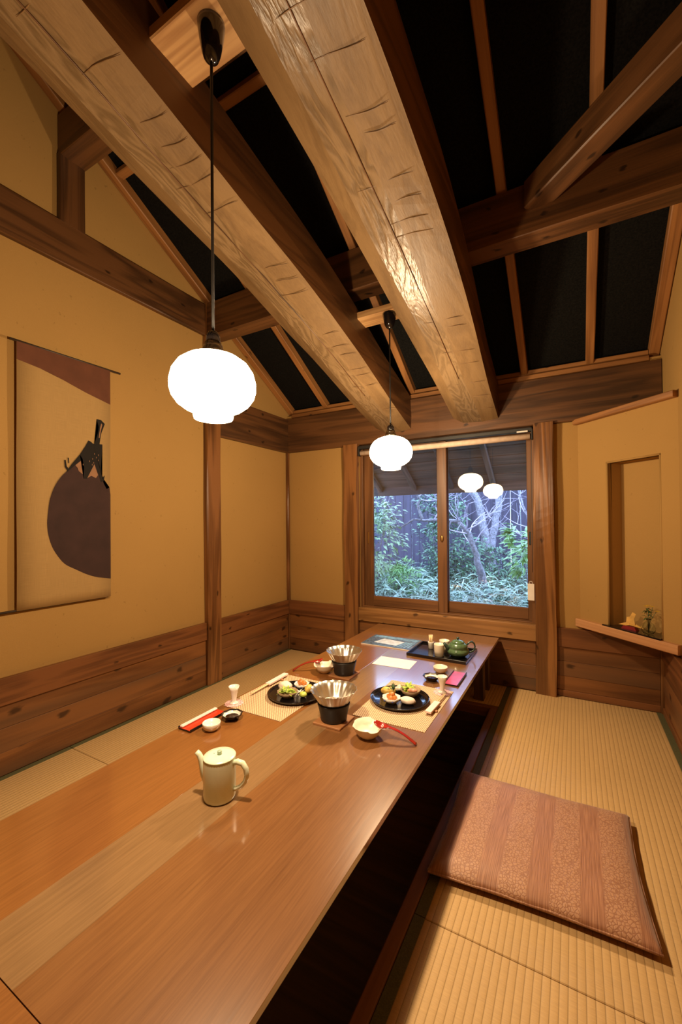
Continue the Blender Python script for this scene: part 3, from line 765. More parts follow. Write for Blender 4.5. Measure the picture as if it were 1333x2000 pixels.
flat('printed_aubergine', [(1.3825, 1.295), (1.3825, .831), (1.315, .845), (1.254, .868), (1.195, .901), (1.146, .931), (1.112, .974), (1.086, 1.023), (1.07, 1.081), (1.065, 1.138), (1.069, 1.188), (1.076, 1.246), (1.09, 1.297), (1.11, 1.342), (1.133, 1.377), (1.154, 1.401), (1.189, 1.439), (1.241, 1.476), (1.286, 1.466), (1.325, 1.407), (1.345, 1.355), (1.362, 1.325)], M_AUB, 0)
flat('faded_patch', [(1.197, 1.438), (1.233, 1.472), (1.239, 1.429), (1.235, 1.394), (1.215, 1.408), (1.207, 1.426)], M_FADE, .0003)
flat('faded_patch', [(1.257, 1.377), (1.294, 1.455), (1.314, 1.398), (1.302, 1.381), (1.278, 1.391)], M_FADE, .0003)
flat('ink_calyx', [(1.151, 1.397), (1.182, 1.446), (1.219, 1.496), (1.248, 1.546), (1.264, 1.578), (1.279, 1.571), (1.287, 1.564), (1.338, 1.568), (1.334, 1.504), (1.329, 1.44), (1.337, 1.385), (1.351, 1.4), (1.345, 1.369), (1.329, 1.36), (1.317, 1.399), (1.296, 1.459), (1.255, 1.373), (1.237, 1.372), (1.241, 1.43), (1.233, 1.475), (1.197, 1.44), (1.161, 1.402)], M_INK, .0006, sm=False)
flat('ink_stalk', [(1.294, 1.565), (1.31, 1.611), (1.318, 1.661), (1.307, 1.7), (1.33, 1.701), (1.352, 1.683), (1.338, 1.648), (1.326, 1.598), (1.322, 1.566)], M_INK, .0006)
flat('stalk_highlight', [(1.318, 1.60), (1.326, 1.66), (1.332, 1.682), (1.338, 1.676), (1.331, 1.648), (1.322, 1.60)], M_FADE, .0009)
flat('ink_fleck', [(1.144, 1.459), (1.147, 1.423), (1.158, 1.407), (1.163, 1.417), (1.153, 1.431), (1.15, 1.46)], M_INK, .0006)
flat('ink_fleck', [(1.16, 1.473), (1.163, 1.443), (1.167, 1.447), (1.165, 1.472)], M_INK, .0006)
b = MB(); random.seed(2)
for k in range(9):
    y = random.uniform(1.23, 1.32); z = 1.44 + random.uniform(0, .07)
    b.box((.0050, y-oy-.0012, z-oz-.004), (.0054, y-oy+.0012, z-oz+.004))
g_ = b.build('brush_gap', M_FADE, sc); g_['kind'] = 'stuff'
MB().tube([(0, .912-oy, 1.989-oz), (0, 1.444-oy, 1.989-oz)], .0058, 10).build('top_rod', M_DARKROD, sc)
MB().tube([(-.008, .80-oy, .733-oz), (-.008, 1.372-oy, .733-oz)], .0058, 10).build('bottom_rod', M_DARKROD, sc)

# ------------------------------------------------------------------ floor cushion
cu = thing('floor_cushion', 'brown brocade floor cushion on the tatami right of the table', 'cushion', (-.128, 1.575, .0005))
CO = [(-.288, -.296), (.310, -.258), (.292, .292), (-.312, .286)]
def cpt(u, v):
    a = Vector(CO[0]).lerp(Vector(CO[1]), u); c = Vector(CO[3]).lerp(Vector(CO[2]), u); p = a.lerp(c, v)
    e = min(u, 1-u); g_ = min(v, 1-v)
    sag = -.012*math.sin(PI*v)*(max(0, 1-e*9)) * (1 if u < .5 else -1), -.010*math.sin(PI*u)*(max(0, 1-g_*9)) * (1 if v < .5 else -1)
    return Vector((p.x-sag[0], p.y-sag[1]))
def cz(u, v):
    e = min(u, 1-u, v, 1-v)
    k = (1-(1-min(1, e/.16))**2)**.5
    return k
b = MB(); n = 30; T, Bt = {}, {}
for i in range(n+1):
    for j in range(n+1):
        u = .5-.5*math.cos(PI*i/n); v = .5-.5*math.cos(PI*j/n); p = cpt(u, v); k = cz(u, v)
        w_ = noise.noise(Vector((u*4, v*4, 1)))*.003
        T[i, j] = b.bm.verts.new((p.x, p.y, .026 + .030*k + w_*k))
        Bt[i, j] = T[i, j] if k == 0 else b.bm.verts.new((p.x, p.y, .026 - .0255*min(1, k*1.15)))
for i in range(n):
    for j in range(n):
        b.bm.faces.new((T[i, j], T[i+1, j], T[i+1, j+1], T[i, j+1])).smooth = True
        vs = (Bt[i, j], Bt[i, j+1], Bt[i+1, j+1], Bt[i+1, j])
        if len(set(vs)) == 4: b.bm.faces.new(vs).smooth = True
b.build('cushion_cover', M_CUSH, cu)
b = MB()
loop = [cpt(u, 0) for u in [k/14 for k in range(15)]] + [cpt(1, v) for v in [k/14 for k in range(1, 15)]] + [cpt(1-u, 1) for u in [k/14 for k in range(1, 15)]] + [cpt(0, 1-v) for v in [k/14 for k in range(1, 14)]]
loop.append(loop[0])
b.tube([(p.x, p.y, .026+.0015*math.sin(i*1.7)) for i, p in enumerate(loop)], .0032, 6, cap=False)
b.build('seam_piping', M_CUSH, cu)

# ------------------------------------------------------------------ things on the table
# celadon pot
pt = thing('side_handle_jug', 'pale celadon lidded jug with spout and loop handle, standing alone near the front', 'jug', (-.912, .886, ZT))
ang = math.radians(15)
ux, uy = math.cos(ang), math.sin(ang)                  # handle direction seen to the right
MB().lathe([(.041, 0), (.0455, .004), (.0465, .012), (.0465, .112), (.0455, .1165)], 40, cap1=True).build('jug_body', M_CEL, pt)
MB().lathe([(.0462, .1168), (.0468, .1185), (.0455, .1205), (.030, .1225), (.004, .1235)], 40).build('lid', M_CEL, pt)
kn = MB(); kn.lathe([(.004, .1232), (.0062, .125), (.0070, .131), (.0060, .1335), (.002, .134)], 14); kn.build('lid_knob', M_CELK, pt)
MB().lathe([(.0012, .1229), (.0012, .1236)], 8, c=(-.018*ux, -.018*uy, 0)).build('steam_hole', M_INK, pt)
sp = [(-.044, .040), (-.050, .060), (-.0545, .080), (-.060, .100), (-.068, .114), (-.076, .121)]
MB().tube([(r*ux, r*uy, z) for r, z in sp], [.010, .0125, .0115, .0095, .0082, .0075], 12).build('spout', M_CEL, pt)
hp = [(.043, .104), (.058, .109), (.074, .106), (.084, .092), (.087, .074), (.082, .056), (.069, .041), (.054, .032), (.044, .029)]
MB().tube([(r*ux, r*uy, z) for r, z in hp], [.0075, .0085, .0085, .008, .0075, .007, .0065, .0065, .007], 10).build('handle', M_CEL, pt)

# burners with foil bowls
def burner(where, x, y, rz):
    bd = thing('trivet_board', 'square wooden trivet board under the %s black burner' % where, 'trivet', (x, y, ZT), rz)
    MB().box((-.062, -.062, 0), (.062, .062, .0085), .0015).build('trivet_slab', W_TRIV, bd)
    t = thing('table_burner', '%s black pot shaped table burner holding a pleated foil bowl' % where, 'burner', (x, y, ZT+.0088), rz)
    MB().lathe([(.050, 0), (.0525, .003), (.0545, .020), (.0625, .056), (.0655, .0645), (.0655, .0685), (.0625, .0685), (.058, .052), (.050, .012)], 36, cap1=True).build('burner_pot', M_IRON, t)
    MB().box((-.016, .0535, .010), (.016, .0585, .026), .003).build('air_vent', M_DKMET, t)
    f = thing('foil_bowl', '%s pleated foil bowl of broth sitting on its burner' % where, 'bowl', (x, y, ZT+.0088), rz)
    nf = 18
    def flute(t_, z):
        k = max(0, min(1, (z-.062)/.05)); return 1 + .028*k*math.cos(nf*t_)
    MB().lathe([(.020, .0545), (.045, .055), (.054, .059), (.060, .069), (.068, .082), (.080, .102), (.091, .118), (.0935, .121), (.0915, .121), (.079, .1035), (.067, .084), (.0585, .070), (.052, .061), (.044, .057), (.02, .0565)], nf*8, rfun=flute).build('foil_shell', M_FOIL, f)
    MB().lathe([(.004, .0655), (.0575, .0655)], 36, cap0=False, cap1=False).build('broth', M_BROTH, f)
    MB().box((-.022, -.030, .0657), (.004, -.016, .0672), .0004).build('kelp_piece', M_LEAF, f)
    return f
burner('nearer', -.852, 1.443, math.radians(30)*0)
burner('farther', -1.061, 1.908, 0)

# bowls with notched rims and red spoons
def dip_bowl(where, x, y, rz):
    t = thing('soup_bowl', 'small cream bowl with notched rim, %s' % where, 'bowl', (x, y, ZT), rz)
    def rim(a, z):
        return 1.0 + .012*math.cos(3*a)*max(0, (z-.02)/.03)
    b = MB(); b.lathe([(.024, 0), (.026, .003), (.038, .012), (.050, .027), (.0565, .044), (.058, .047), (.0565, .047), (.048, .029), (.036, .0165), (.022, .010), (.003, .009)], 60, rfun=rim)
    for v in b.bm.verts:
        if v.co.z > .03:
            a = math.atan2(v.co.y, v.co.x) % (2*PI/3); d = abs(a - PI/3)
            v.co.z -= .0075*max(0, 1-(d/.42)**4)*(v.co.z-.03)/.017
    b.build('bowl_body', M_CREAM, t)
    return t
dip_bowl('beside the nearer burner on the right', -.678, 1.397, .35)
dip_bowl('beside the farther burner on the left', -1.172, 1.893, 1.0)
def spoon(where, p0, p1):
    """p0 centre of the spoon's bowl, p1 end of its handle"""
    p0, p1 = Vector(p0), Vector(p1); m, L = frame(p0, p1)
    o = thing('soup_spoon', 'glossy red lacquer spoon leaning on the bowl by the %s' % where, 'spoon'); o.matrix_world = m
    b = MB(); rows = []
    N_ = 22
    for i in range(N_+1):
        t = i/N_; x = -.028 + (L+.028)*t
        if x < .03: wd = .0165*math.sqrt(max(0, 1-((x-.001)/.0305)**2))+.0012 if x < .018 else .0125 - (x-.018)*.30
        else: wd = .0085 - .0018*math.sin(PI*(x-.03)/(L-.03)) + .0012*(x > L-.025)
        zc = .010*math.sin(PI*min(1, max(0, (x-.0)/L)))*1.2; dp = .009*max(0, 1-((x+.002)/.028)**2) if x < .026 else 0
        th = .0050
        rows.append([b.bm.verts.new(q) for q in ((x, -wd, zc), (x, -wd*.6, zc-dp*.75), (x, 0, zc-dp), (x, wd*.6, zc-dp*.75), (x, wd, zc), (x, wd*.6, zc-dp*.75-th), (x, 0, zc-dp-th*1.2), (x, -wd*.6, zc-dp*.75-th))])
    for A, B in zip(rows, rows[1:]):
        for k in range(8): b.bm.faces.new((A[k], A[(k+1) % 8], B[(k+1) % 8], B[k])).smooth = True
    b.bm.faces.new(rows[0][::-1]); b.bm.faces.new(rows[-1])
    b.build('spoon_body', M_RED, o)
spoon('nearer burner', (-.629, 1.408, .383), (-.500, 1.424, .3362))
spoon('farther burner', (-1.222, 1.902, .383), (-1.334, 1.828, .3362))

# place mats
def place(lab, x0, x1, y0, y1):
    t = thing('place_mat', lab, 'place mat', ((x0+x1)/2, (y0+y1)/2, ZT))
    hx, hy = (x1-x0)/2, (y1-y0)/2
    MB().box((-hx, -hy, .0003), (hx, hy, .0024), .0006).build('woven_sheet', M_MAT, t)
    return t
place('beige woven place mat at the right hand seat', -.812, -.502, 1.524, 1.955)
place('beige woven place mat at the left hand seat', -1.349, -1.037, 1.335, 1.767)
ZM = ZT + .0026

def plate(lab, x, y):
    t = thing('round_plate', lab, 'plate', (x, y, ZM))
    MB().lathe([(.104, 0), (.112, .002), (.126, .010), (.131, .0175), (.129, .0182), (.122, .0120), (.108, .0072), (.003, .0068)], 56).build('lacquer_plate', M_BLACK, t)
    return t
PR, PLf = Vector((-.688, 1.744, ZM+.0070)), Vector((-1.132, 1.575, ZM+.0070))
plate('black round lacquer plate of appetisers at the right hand seat', PR.x, PR.y)
plate('black round lacquer plate of appetisers at the left hand seat', PLf.x, PLf.y)

def small_bowl(lab, p, r, h, mat, flutes=0, deco=None):
    t = thing('small_bowl', lab, 'bowl', p)
    rf = (lambda a, z: 1 + .05*math.cos(flutes*a)*z/h) if flutes else None
    MB().lathe([(r*.5, 0), (r*.54, .002), (r*.82, h*.45), (r, h), (r*.95, h), (r*.76, h*.5), (r*.45, .006), (.002, .005)], 48, rfun=rf).build('bowl_body', mat, t)
    if deco:
        b = MB()
        for k in range(6):
            a = 2*PI*k/6; rr = r*.93; b.blob((rr*math.cos(a), rr*math.sin(a), h*.62), (.005, .005, .004), 1, .1)
        m_ = b.build('blue_motif', deco, t); m_['kind'] = 'stuff'
    return t
def food(name, lab, cat, mat, shape, p):
    t = thing(name, lab, cat, p); b = MB(); shape(b); b.build('piece', mat, t); return t
def leaves(n, r, L, Wd, seed, upk=.7, mi=0):
    def f(b):
        rr = random.Random(seed)
        for _ in range(n):
            a = rr.uniform(0, 2*PI); q = rr.uniform(0, r)
            b.leaf((q*math.cos(a), q*math.sin(a), rr.uniform(0, .008)), (math.cos(a)*rr.uniform(.2, 1), math.sin(a)*rr.uniform(.2, 1), rr.uniform(.2, 1)*upk), (0, 0, 1), L*rr.uniform(.6, 1.1), Wd*rr.uniform(.7, 1.2), .3)
    return f
def off(P, dx, dy, dz=0): return (P.x+dx, P.y+dy, P.z+dz)
# right hand plate (view direction from lower right): near = -y, left = -x
small_bowl('tan clay bowl at the back of the right hand plate', off(PR, .030, .058), .046, .030, M_CLAY)
food('lettuce', 'green lettuce in the clay bowl on the right hand plate', 'vegetable', M_LETT, leaves(34, .018, .030, .020, 1), off(PR, .014, .062, .018))
food('fish_slice', 'pink slices of fish beside the lettuce in the clay bowl', 'fish', M_SALMON, lambda b: [b.blob((.008*k-.008, -.004*k, .004+.003*k), (.019, .014, .008), 2, .25, k) for k in range(3)], off(PR, .042, .046, .024))
small_bowl('white frilled bowl with blue marks at the front of the right hand plate', off(PR, -.018, -.052), .040, .026, M_WHITE, 8, M_BLUEW)
food('fritter', 'orange fritter in the frilled bowl on the right hand plate', 'food', M_ORANGE, lambda b: [b.blob((dx, dy, dz), (.015, .013, .012), 2, .35, i) for i, (dx, dy, dz) in enumerate(((-.010, .006, .008), (.010, .004, .008), (.002, -.010, .006), (0, .004, .018)))], off(PR, -.018, -.052, .016))
food('herb_sprig', 'dark green herb sprig standing up on the right hand plate', 'herb', M_LEAF, leaves(14, .006, .034, .012, 3, 2.2), off(PR, -.026, -.018, .034))
food('egg_roll', 'yellow fried roll at the left of the right hand plate', 'food', M_YEL, lambda b: [b.blob((-.004, .0, .017), (.028, .022, .017), 2, .22, 5, zmin=.001), b.blob((.012, .018, .016), (.022, .018, .015), 2, .25, 9, zmin=.001)], off(PR, -.066, .018))
food('rice_cake', 'pinkish white rice cake at the right of the right hand plate', 'food', M_RICE, lambda b: b.blob((0, 0, .014), (.036, .024, .0155), 3, .12, 2, zmin=.0004), off(PR, .048, -.030))
food('onion_heap', 'pale heap of sliced onion behind the lettuce on the right hand plate', 'vegetable', M_CREAM, lambda b: [b.blob((.013*math.cos(k), .012*math.sin(k), .012+.004*(k % 3)), (.015, .011, .010), 1, .4, k) for k in range(6)], off(PR, -.028, .072, .0))
# left hand plate
small_bowl('shell ribbed clay bowl at the near side of the left hand plate', off(PLf, -.012, -.050), .046, .028, M_CLAY, 14)
food('lettuce', 'shredded green lettuce in the ribbed bowl on the left hand plate', 'vegetable', M_LETT, leaves(46, .026, .026, .014, 7, .5), off(PLf, -.012, -.050, .018))
food('rice_cake', 'pinkish white rice cake leaning on the ribbed bowl of the left hand plate', 'food', M_RICE, lambda b: b.blob((0, 0, .020), (.034, .027, .0225), 3, .12, 4, zmin=.0004), off(PLf, -.066, .006))
small_bowl('white frilled bowl with blue marks at the far side of the left hand plate', off(PLf, -.012, .064), .036, .024, M_WHITE, 8, M_BLUEW)
food('fritter', 'orange fritter in the frilled bowl on the left hand plate', 'food', M_ORANGE, lambda b: [b.blob((dx, dy, dz), (.015, .013, .013), 2, .35, i+4) for i, (dx, dy, dz) in enumerate(((-.010, .004, .010), (.010, .004, .010), (.0, -.006, .016)))], off(PLf, -.012, .064, .014))
food('egg_roll', 'yellow fried roll at the right of the left hand plate', 'food', M_YEL, lambda b: [b.blob((0, 0, .02), (.017, .026, .0205), 2, .2, 11, zmin=.0004)], off(PLf, .052, .030))
food('citrus_piece', 'green citrus piece beside the fried roll on the left hand plate', 'fruit', M_LIME, lambda b: b.blob((0, 0, .012), (.019, .017, .0125), 2, .1, 6, zmin=.0004), off(PLf, .052, -.018))
food('radish_shreds', 'white shredded radish between the bowls on the left hand plate', 'vegetable', M_WHITE, leaves(34, .014, .024, .004, 12, .5), off(PLf, .024, -.010, .004))

# chopsticks in paper sleeves
def chops(where, p0, p1, sleeve, rest_t):
    p0, p1 = Vector(p0), Vector(p1); m, L = frame(p0, p1)
    o = thing('chopsticks', 'pair of wooden chopsticks in a white paper sleeve on the %s place mat' % where, 'chopsticks'); o.matrix_world = m
    for s in (-1, 1): MB().tube([(0, s*.0042, .0), (L, s*.0028, .0)], [.0034, .0022], 8).build('chopstick', W_CHOP, o)
    s0, s1 = sleeve
    MB().box((s0*L, -.0135, -.0042), (s1*L, .0135, .0046), .001).build('paper_sleeve', M_PINKPAP, o)
    r = thing('chopstick_rest', 'small brown chopstick rest on the %s place mat' % where, 'chopstick rest'); r.matrix_world = m
    MB().box((rest_t*L-.007, -.024, -.0118), (rest_t*L+.007, .024, -.0046), .002).build('rest_block', W_TRIV, r)
chops('right hand', (-.533, 1.668, ZM+.0120), (-.522, 1.880, ZM+.0120), (-.02, .52), .2)
chops('left hand', (-1.316, 1.740, ZM+.0120), (-1.308, 1.470, ZM+.0120), (-.02, .56), .2)

# goblets on lace coasters
def goblet(where, x, y, z, tilt_group=None):
    c = thing('lace_coaster', 'pink lace paper coaster under the goblet at the %s seat' % where, 'coaster', (x, y, z))
    MB().lathe([(.003, .0004), (.040, .0004), (.0405, .0008), (.040, .0012), (.003, .0012)], 48, rfun=lambda a, zz: 1+.06*math.cos(12*a)).build('lace_disc', M_LACE, c)
    t = thing('goblet', 'small white flared goblet at the %s seat' % where, 'cup', (x, y, z+.0014))
    MB().lathe([(.0185, 0), (.0195, .0015), (.0185, .004), (.0100, .008), (.0098, .014), (.0125, .035), (.0175, .058), (.0235, .0745), (.0225, .0745), (.0165, .058), (.0112, .036), (.002, .022)], 32).build('goblet_body', M_WHITE, t)
goblet('left hand', -1.322, 1.372, ZM)
goblet('right hand', -.545, 1.918, ZM)
# soy dishes, cups, small trays
def soy(where, x, y, rz):
    t = thing('soy_dish', 'black octagonal dish of soy sauce at the %s seat' % where, 'dish', (x, y, ZT), rz)
    MB().lathe([(.024, 0), (.027, .003), (.038, .017), (.045, .023), (.041, .0236), (.037, .0215)], 8, smooth=False, cap1=False).build('dish_body', M_BLACK, t)
    MB().lathe([(.0385, .0222), (.034, .0160), (.024, .0095), (.003, .008)], 32, cap0=False).build('white_inside', M_WHITE, t)
    MB().lathe([(.003, .0118), (.0265, .0118)], 28, cap0=False, cap1=False).build('soy_pool', M_SOY, t)
soy('left hand', -1.228, 1.262, .2)
soy('right hand', -.637, 2.050, .5)
def cup(name, lab, x, y, z, r, h, mat, foot=.7):
    t = thing(name, lab, 'cup', (x, y, z))
    MB().lathe([(r*foot*.9, 0), (r*foot, .002), (r*.93, h*.4), (r, h*.94), (r*.985, h), (r*.93, h), (r*.86, h*.45), (r*foot*.8, .006), (.002, .005)], 36).build('cup_body', mat, t)
cup('sake_cup', 'small white cup beside the red tray at the left hand seat', -1.234, 1.158, ZT, .0345, .030, M_WHITE, .6)
cup('sake_cup', 'small white cup beside the glare tinted red tray at the right hand seat', -.628, 2.180, ZT, .037, .031, M_CREAM, .6)
def minitray(lab, x0, x1, y0, y1, mat, towel):
    t = thing('oblong_tray', lab, 'tray', ((x0+x1)/2, (y0+y1)/2, ZT), 0)
    hx, hy = (x1-x0)/2, (y1-y0)/2
    b = MB().box((-hx, -hy, 0), (hx, hy, .006), .0015)
    for s in (-1, 1): b.box((s*hx-.002, -hy, .004), (s*hx+.002, hy, .0115), .001)
    b.build('tray_body', M_BLACK, t)
    MB().box((-hx+.003, -hy+.001, .0062), (hx-.003, hy-.001, .0072), .0003).build('lacquer_face', mat, t)
    if towel:
        c = tag(MB().box((-hx+.004, -hy+.002, 0), (-hx+.021, hy-.003, .0085), .003).build('folded_towel', M_PINKPAP), 'narrow folded white towel along the red tray', 'towel')
        c.location = ((x0+x1)/2, (y0+y1)/2, ZT+.0074)
    return t
minitray('red faced oblong tray with a folded towel at the left hand seat', -1.352, -1.286, 1.10, 1.288, M_REDTRAY, True)
minitray('red faced oblong tray, its sky glare painted in pink, near the table edge at the right hand seat', -.566, -.500, 2.022, 2.214, M_TRAYGLARE, False)

# paper sheet and brochure
o = MB().box((-.109, -.073, 0), (.109, .073, .0008)).build('paper_sheet', M_PAPER); o.location = (-.900, 2.209, ZT+.0004); o.rotation_euler = (0, 0, .05)
tag(o, 'blank white sheet of paper lying between tea tray and burners', 'paper')
br = thing('brochure', 'glossy picture brochure lying left of the tea tray', 'brochure', (-1.068, 2.571, ZT+.0002))
MB().box((-.168, -.118, 0), (.168, .118, .0055), .0008).build('page_block', M_PAPER, br)
MB().box((-.1678, -.1178, .0056), (.1678, .1178, .0064)).build('cover', M_MAGB, br)
b = MB()
b.prism([(-.10, -.06), (.06, -.075), (.085, .02), (-.07, .045)], .0065, .0068, 2); b.build('printed_building', M_MAGW, br)
b = MB()
for k in range(5): b.prism([(.05+.022*k, -.095), (.06+.022*k, -.095), (.10+.014*k, .03), (.088+.014*k, .03)], .0065, .0067, 2)
b.prism([(-.15, .06), (.15, .05), (.16, .108), (-.15, .108)], .0065, .0067, 2)
b.build('printed_roof', M_MAGC, br)

# tea tray
tt = thing('tea_tray', 'black rectangular lacquer tray holding the tea things', 'tray', (-.708, 2.500, ZT), -.02)
HX, HY = .172, .138
b = MB().box((-HX, -HY, 0), (HX, HY, .006), .001)
for a, c in (((-HX-.004, -HY-.004, .0), (-HX+.003, HY+.004, .018)), ((HX-.003, -HY-.004, 0), (HX+.004, HY+.004, .018)), ((-HX, -HY-.004, 0), (HX, -HY+.003, .018)), ((-HX, HY-.003, 0), (HX, HY+.004, .018))): b.box(a, c, .0015)
b.build('lacquer_tray', M_BLACK, tt)
ZTT = ZT + .0062
tp_ = thing('teapot', 'green glazed teapot with ribbed belly on the tea tray', 'teapot', (-.606, 2.470, ZTT), 0); tp_.scale = (1.0, 1.0, 1.18)
prof = [(.036, 0), (.040, .003), (.055, .014), (.063, .030), (.0645, .042), (.060, .056), (.048, .067), (.036, .072)]
MB().lathe([(.0385, 0), (.041, .002), (.054, .013)] + [(.0545+.0085*math.sin(PI*min(1, k/12*1.05+.12))+(.0006 if k % 2 else -.0004), .014+.0028*k) for k in range(13)] + [(.056, .052), (.049, .062), (.038, .0685), (.036, .069)], 40).build('pot_body', M_GREEN, tp_)
MB().lathe([(.0385, .0688), (.038, .0715), (.028, .0785), (.014, .082), (.003, .083)], 36).build('lid', M_GREEN, tp_)
MB().lathe([(.004, .0826), (.0052, .086), (.0085, .090), (.0085, .0935), (.003, .096)], 16).build('lid_knob', M_DGREEN, tp_)
sx, sy = -math.cos(.55), -math.sin(.55)
MB().tube([(r*sx, r*sy, z) for r, z in ((.052, .038), (.064, .046), (.074, .058), (.083, .067))], [.014, .011, .0085, .0075], 12).build('spout', M_DGREEN, tp_)
MB().tube([(r*-sx, r*-sy, z) for r, z in ((.054, .056), (.068, .068), (.084, .071), (.097, .062), (.102, .046), (.096, .029), (.080, .020), (.060, .020))], .0048, 8).build('handle', M_DGREEN, tp_)
cup('tea_cup', 'cream cylindrical tea cup at the front of the tea tray', -.706, 2.428, ZTT, .0305, .070, M_CREAM, .9)
cup('tea_cup', 'cream cylindrical tea cup behind, between front cup and teapot', -.700, 2.520, ZTT, .0305, .070, M_CREAM, .9)
pk = thing('toothpick_holder', 'small white pot of wooden toothpicks at the back of the tea tray', 'holder', (-.792, 2.545, ZTT))
MB().lathe([(.015, 0), (.0165, .002), (.0165, .030), (.019, .040), (.0185, .042), (.0155, .042), (.0145, .030), (.002, .012)], 24).build('holder_pot', M_WHITE, pk)
random.seed(3); b = MB()
for k in range(26):
    a = random.uniform(0, 2*PI); q = .0105*math.sqrt(random.random()); q2 = q*1.25
    b.tube([(q*math.cos(a), q*math.sin(a), .014), (q2*math.cos(a), q2*math.sin(a), .083+random.uniform(-.004, .004))], .0013, 5)
tk = b.build('toothpicks', W_CHOP, pk); tk['kind'] = 'stuff'

# ------------------------------------------------------------------ outside: eave, fence, garden
eave = thing('eave_soffit', 'dark boarded eave soffit above the garden outside the window', 'eave')
n = 9; y0 = 3.19; y1 = 4.24
sl = math.sqrt(1+.572**2)
for k in range(n):
    ya = y0 + (y1-y0)*k/n; yb_ = y0 + (y1-y0)*(k+1)/n; ym = (ya+yb_)/2
    timber('soffit_board', (-3.0, ym, zr(ym)+.055), (1.4, ym, zr(ym)+.055), (yb_-ya)*sl-.006, .012, W_EAVE, eave, upv=NRM)
for i, (x, wd, _) in enumerate(RAFT[1:7]): timber('eave_rafter', (x, 3.19, zr(3.19)), (x, 4.235, zr(4.235)), wd, .046, W_EAVE, eave, z0=0.0)
timber('fascia', (-3.0, 4.25, zr(4.25)+.02), (1.4, 4.25, zr(4.25)+.02), .03, .10, W_EAVE, eave)

fence = thing('board_fence', 'tall dark board fence behind the garden shrubs', 'fence', (0, 7.0, -.1))
random.seed(11); x = -6.2; k = 0
while x < 1.7:
    wd = .148; gap = .0045 if k % 11 in (2, 3) else 0.0
    timber('fence_board', (x+wd/2, random.uniform(-.004, .004), 0), (x+wd/2, 0, 2.5), wd-gap, .02, W_FENCE, fence, upv=(0, 1, 0)); x += wd; k += 1
for z in (.4, 1.9): timber('fence_rail', (-6.2, .04, z), (1.7, .04, z), .05, .07, W_FENCE, fence)

g = MB(); NX, NY = 40, 24; V = {}
for i in range(NX+1):
    for j in range(NY+1):
        x = -7 + 9.5*i/NX; y = 3.25 + 5.2*j/NY
        V[i, j] = g.bm.verts.new((x, y, -.14 + .05*(y-3.2)*.6 + .05*noise.noise(Vector((x, y, 0)))))
for i in range(NX):
    for j in range(NY): g.bm.faces.new((V[i, j], V[i+1, j], V[i+1, j+1], V[i, j+1]))
gr = struct(g.build('ground', M_SOIL)); 

def shrub(lab, c, rad, nleaf, L, Wd, mat, seed, stems=5, bark=M_BARK, name='shrub'):
    t = thing(name, lab, 'shrub', (c[0], c[1], -.1)); rr = random.Random(seed)
    b = MB()
    for k in range(stems):
        a = rr.uniform(0, 2*PI); e = (math.cos(a)*rad[0]*.6, math.sin(a)*rad[1]*.6, c[2]+.1+rad[2]*rr.uniform(.0, .7))
        b.tube([(e[0]*.1, e[1]*.1, 0), (e[0]*.4, e[1]*.4, e[2]*.5), e], [.012, .009, .003], 5)
    b.build('stem', bark, t)
    b = MB()
    cl = [(rr.gauss(0, .42), rr.gauss(0, .42), rr.gauss(0, .42)) for _ in range(max(8, nleaf//26))]
    for k in range(nleaf):
        q = cl[k % len(cl)]
        p = Vector((q[0]+rr.gauss(0, .13), q[1]+rr.gauss(0, .13), q[2]+rr.gauss(0, .13)))
        if p.length > 1.05: p *= 1.05/p.length
        out = Vector((p.x, p.y, p.z*.4+.1)).normalized()
        d = out + Vector((rr.uniform(-1, 1), rr.uniform(-1, 1), rr.uniform(-.8, .4)))*.9
        b.leaf((p.x*rad[0], p.y*rad[1], c[2]+.1+p.z*rad[2]), d, Vector((rr.uniform(-.4, .4), rr.uniform(-.7, .1), 1)), L*rr.uniform(.6, 1.2), Wd*rr.uniform(.7, 1.2), .25)
    f = b.build('foliage', mat, t, recalc=False); f['kind'] = 'stuff'
    return t
shrub('tall loose pale green shrub at the left edge of the window view', (-2.35, 5.0, 1.05), (.42, .5, .70), 1300, .085, .036, M_F1, 1)
shrub('dense dark green camellia like shrub behind the leaning trunk', (-1.62, 5.9, .55), (.62, .45, .62), 2200, .075, .030, M_F2, 2)
shrub('green bush high behind the window mullion', (-1.72, 6.1, 1.30), (.42, .3, .42), 900, .085, .036, M_F2, 21)
shrub('bright broad leaved shrub at the right edge of the window view', (-.36, 4.6, .90), (.22, .4, .34), 300, .115, .046, M_F3, 3)
shrub('low round fern like bush left of the mullion', (-1.98, 5.1, .40), (.34, .3, .22), 900, .075, .022, M_F3, 4)
shrub('low dark bush at the foot of the twin stemmed tree', (-.95, 5.9, .40), (.62, .4, .34), 1300, .075, .030, M_F2, 5)

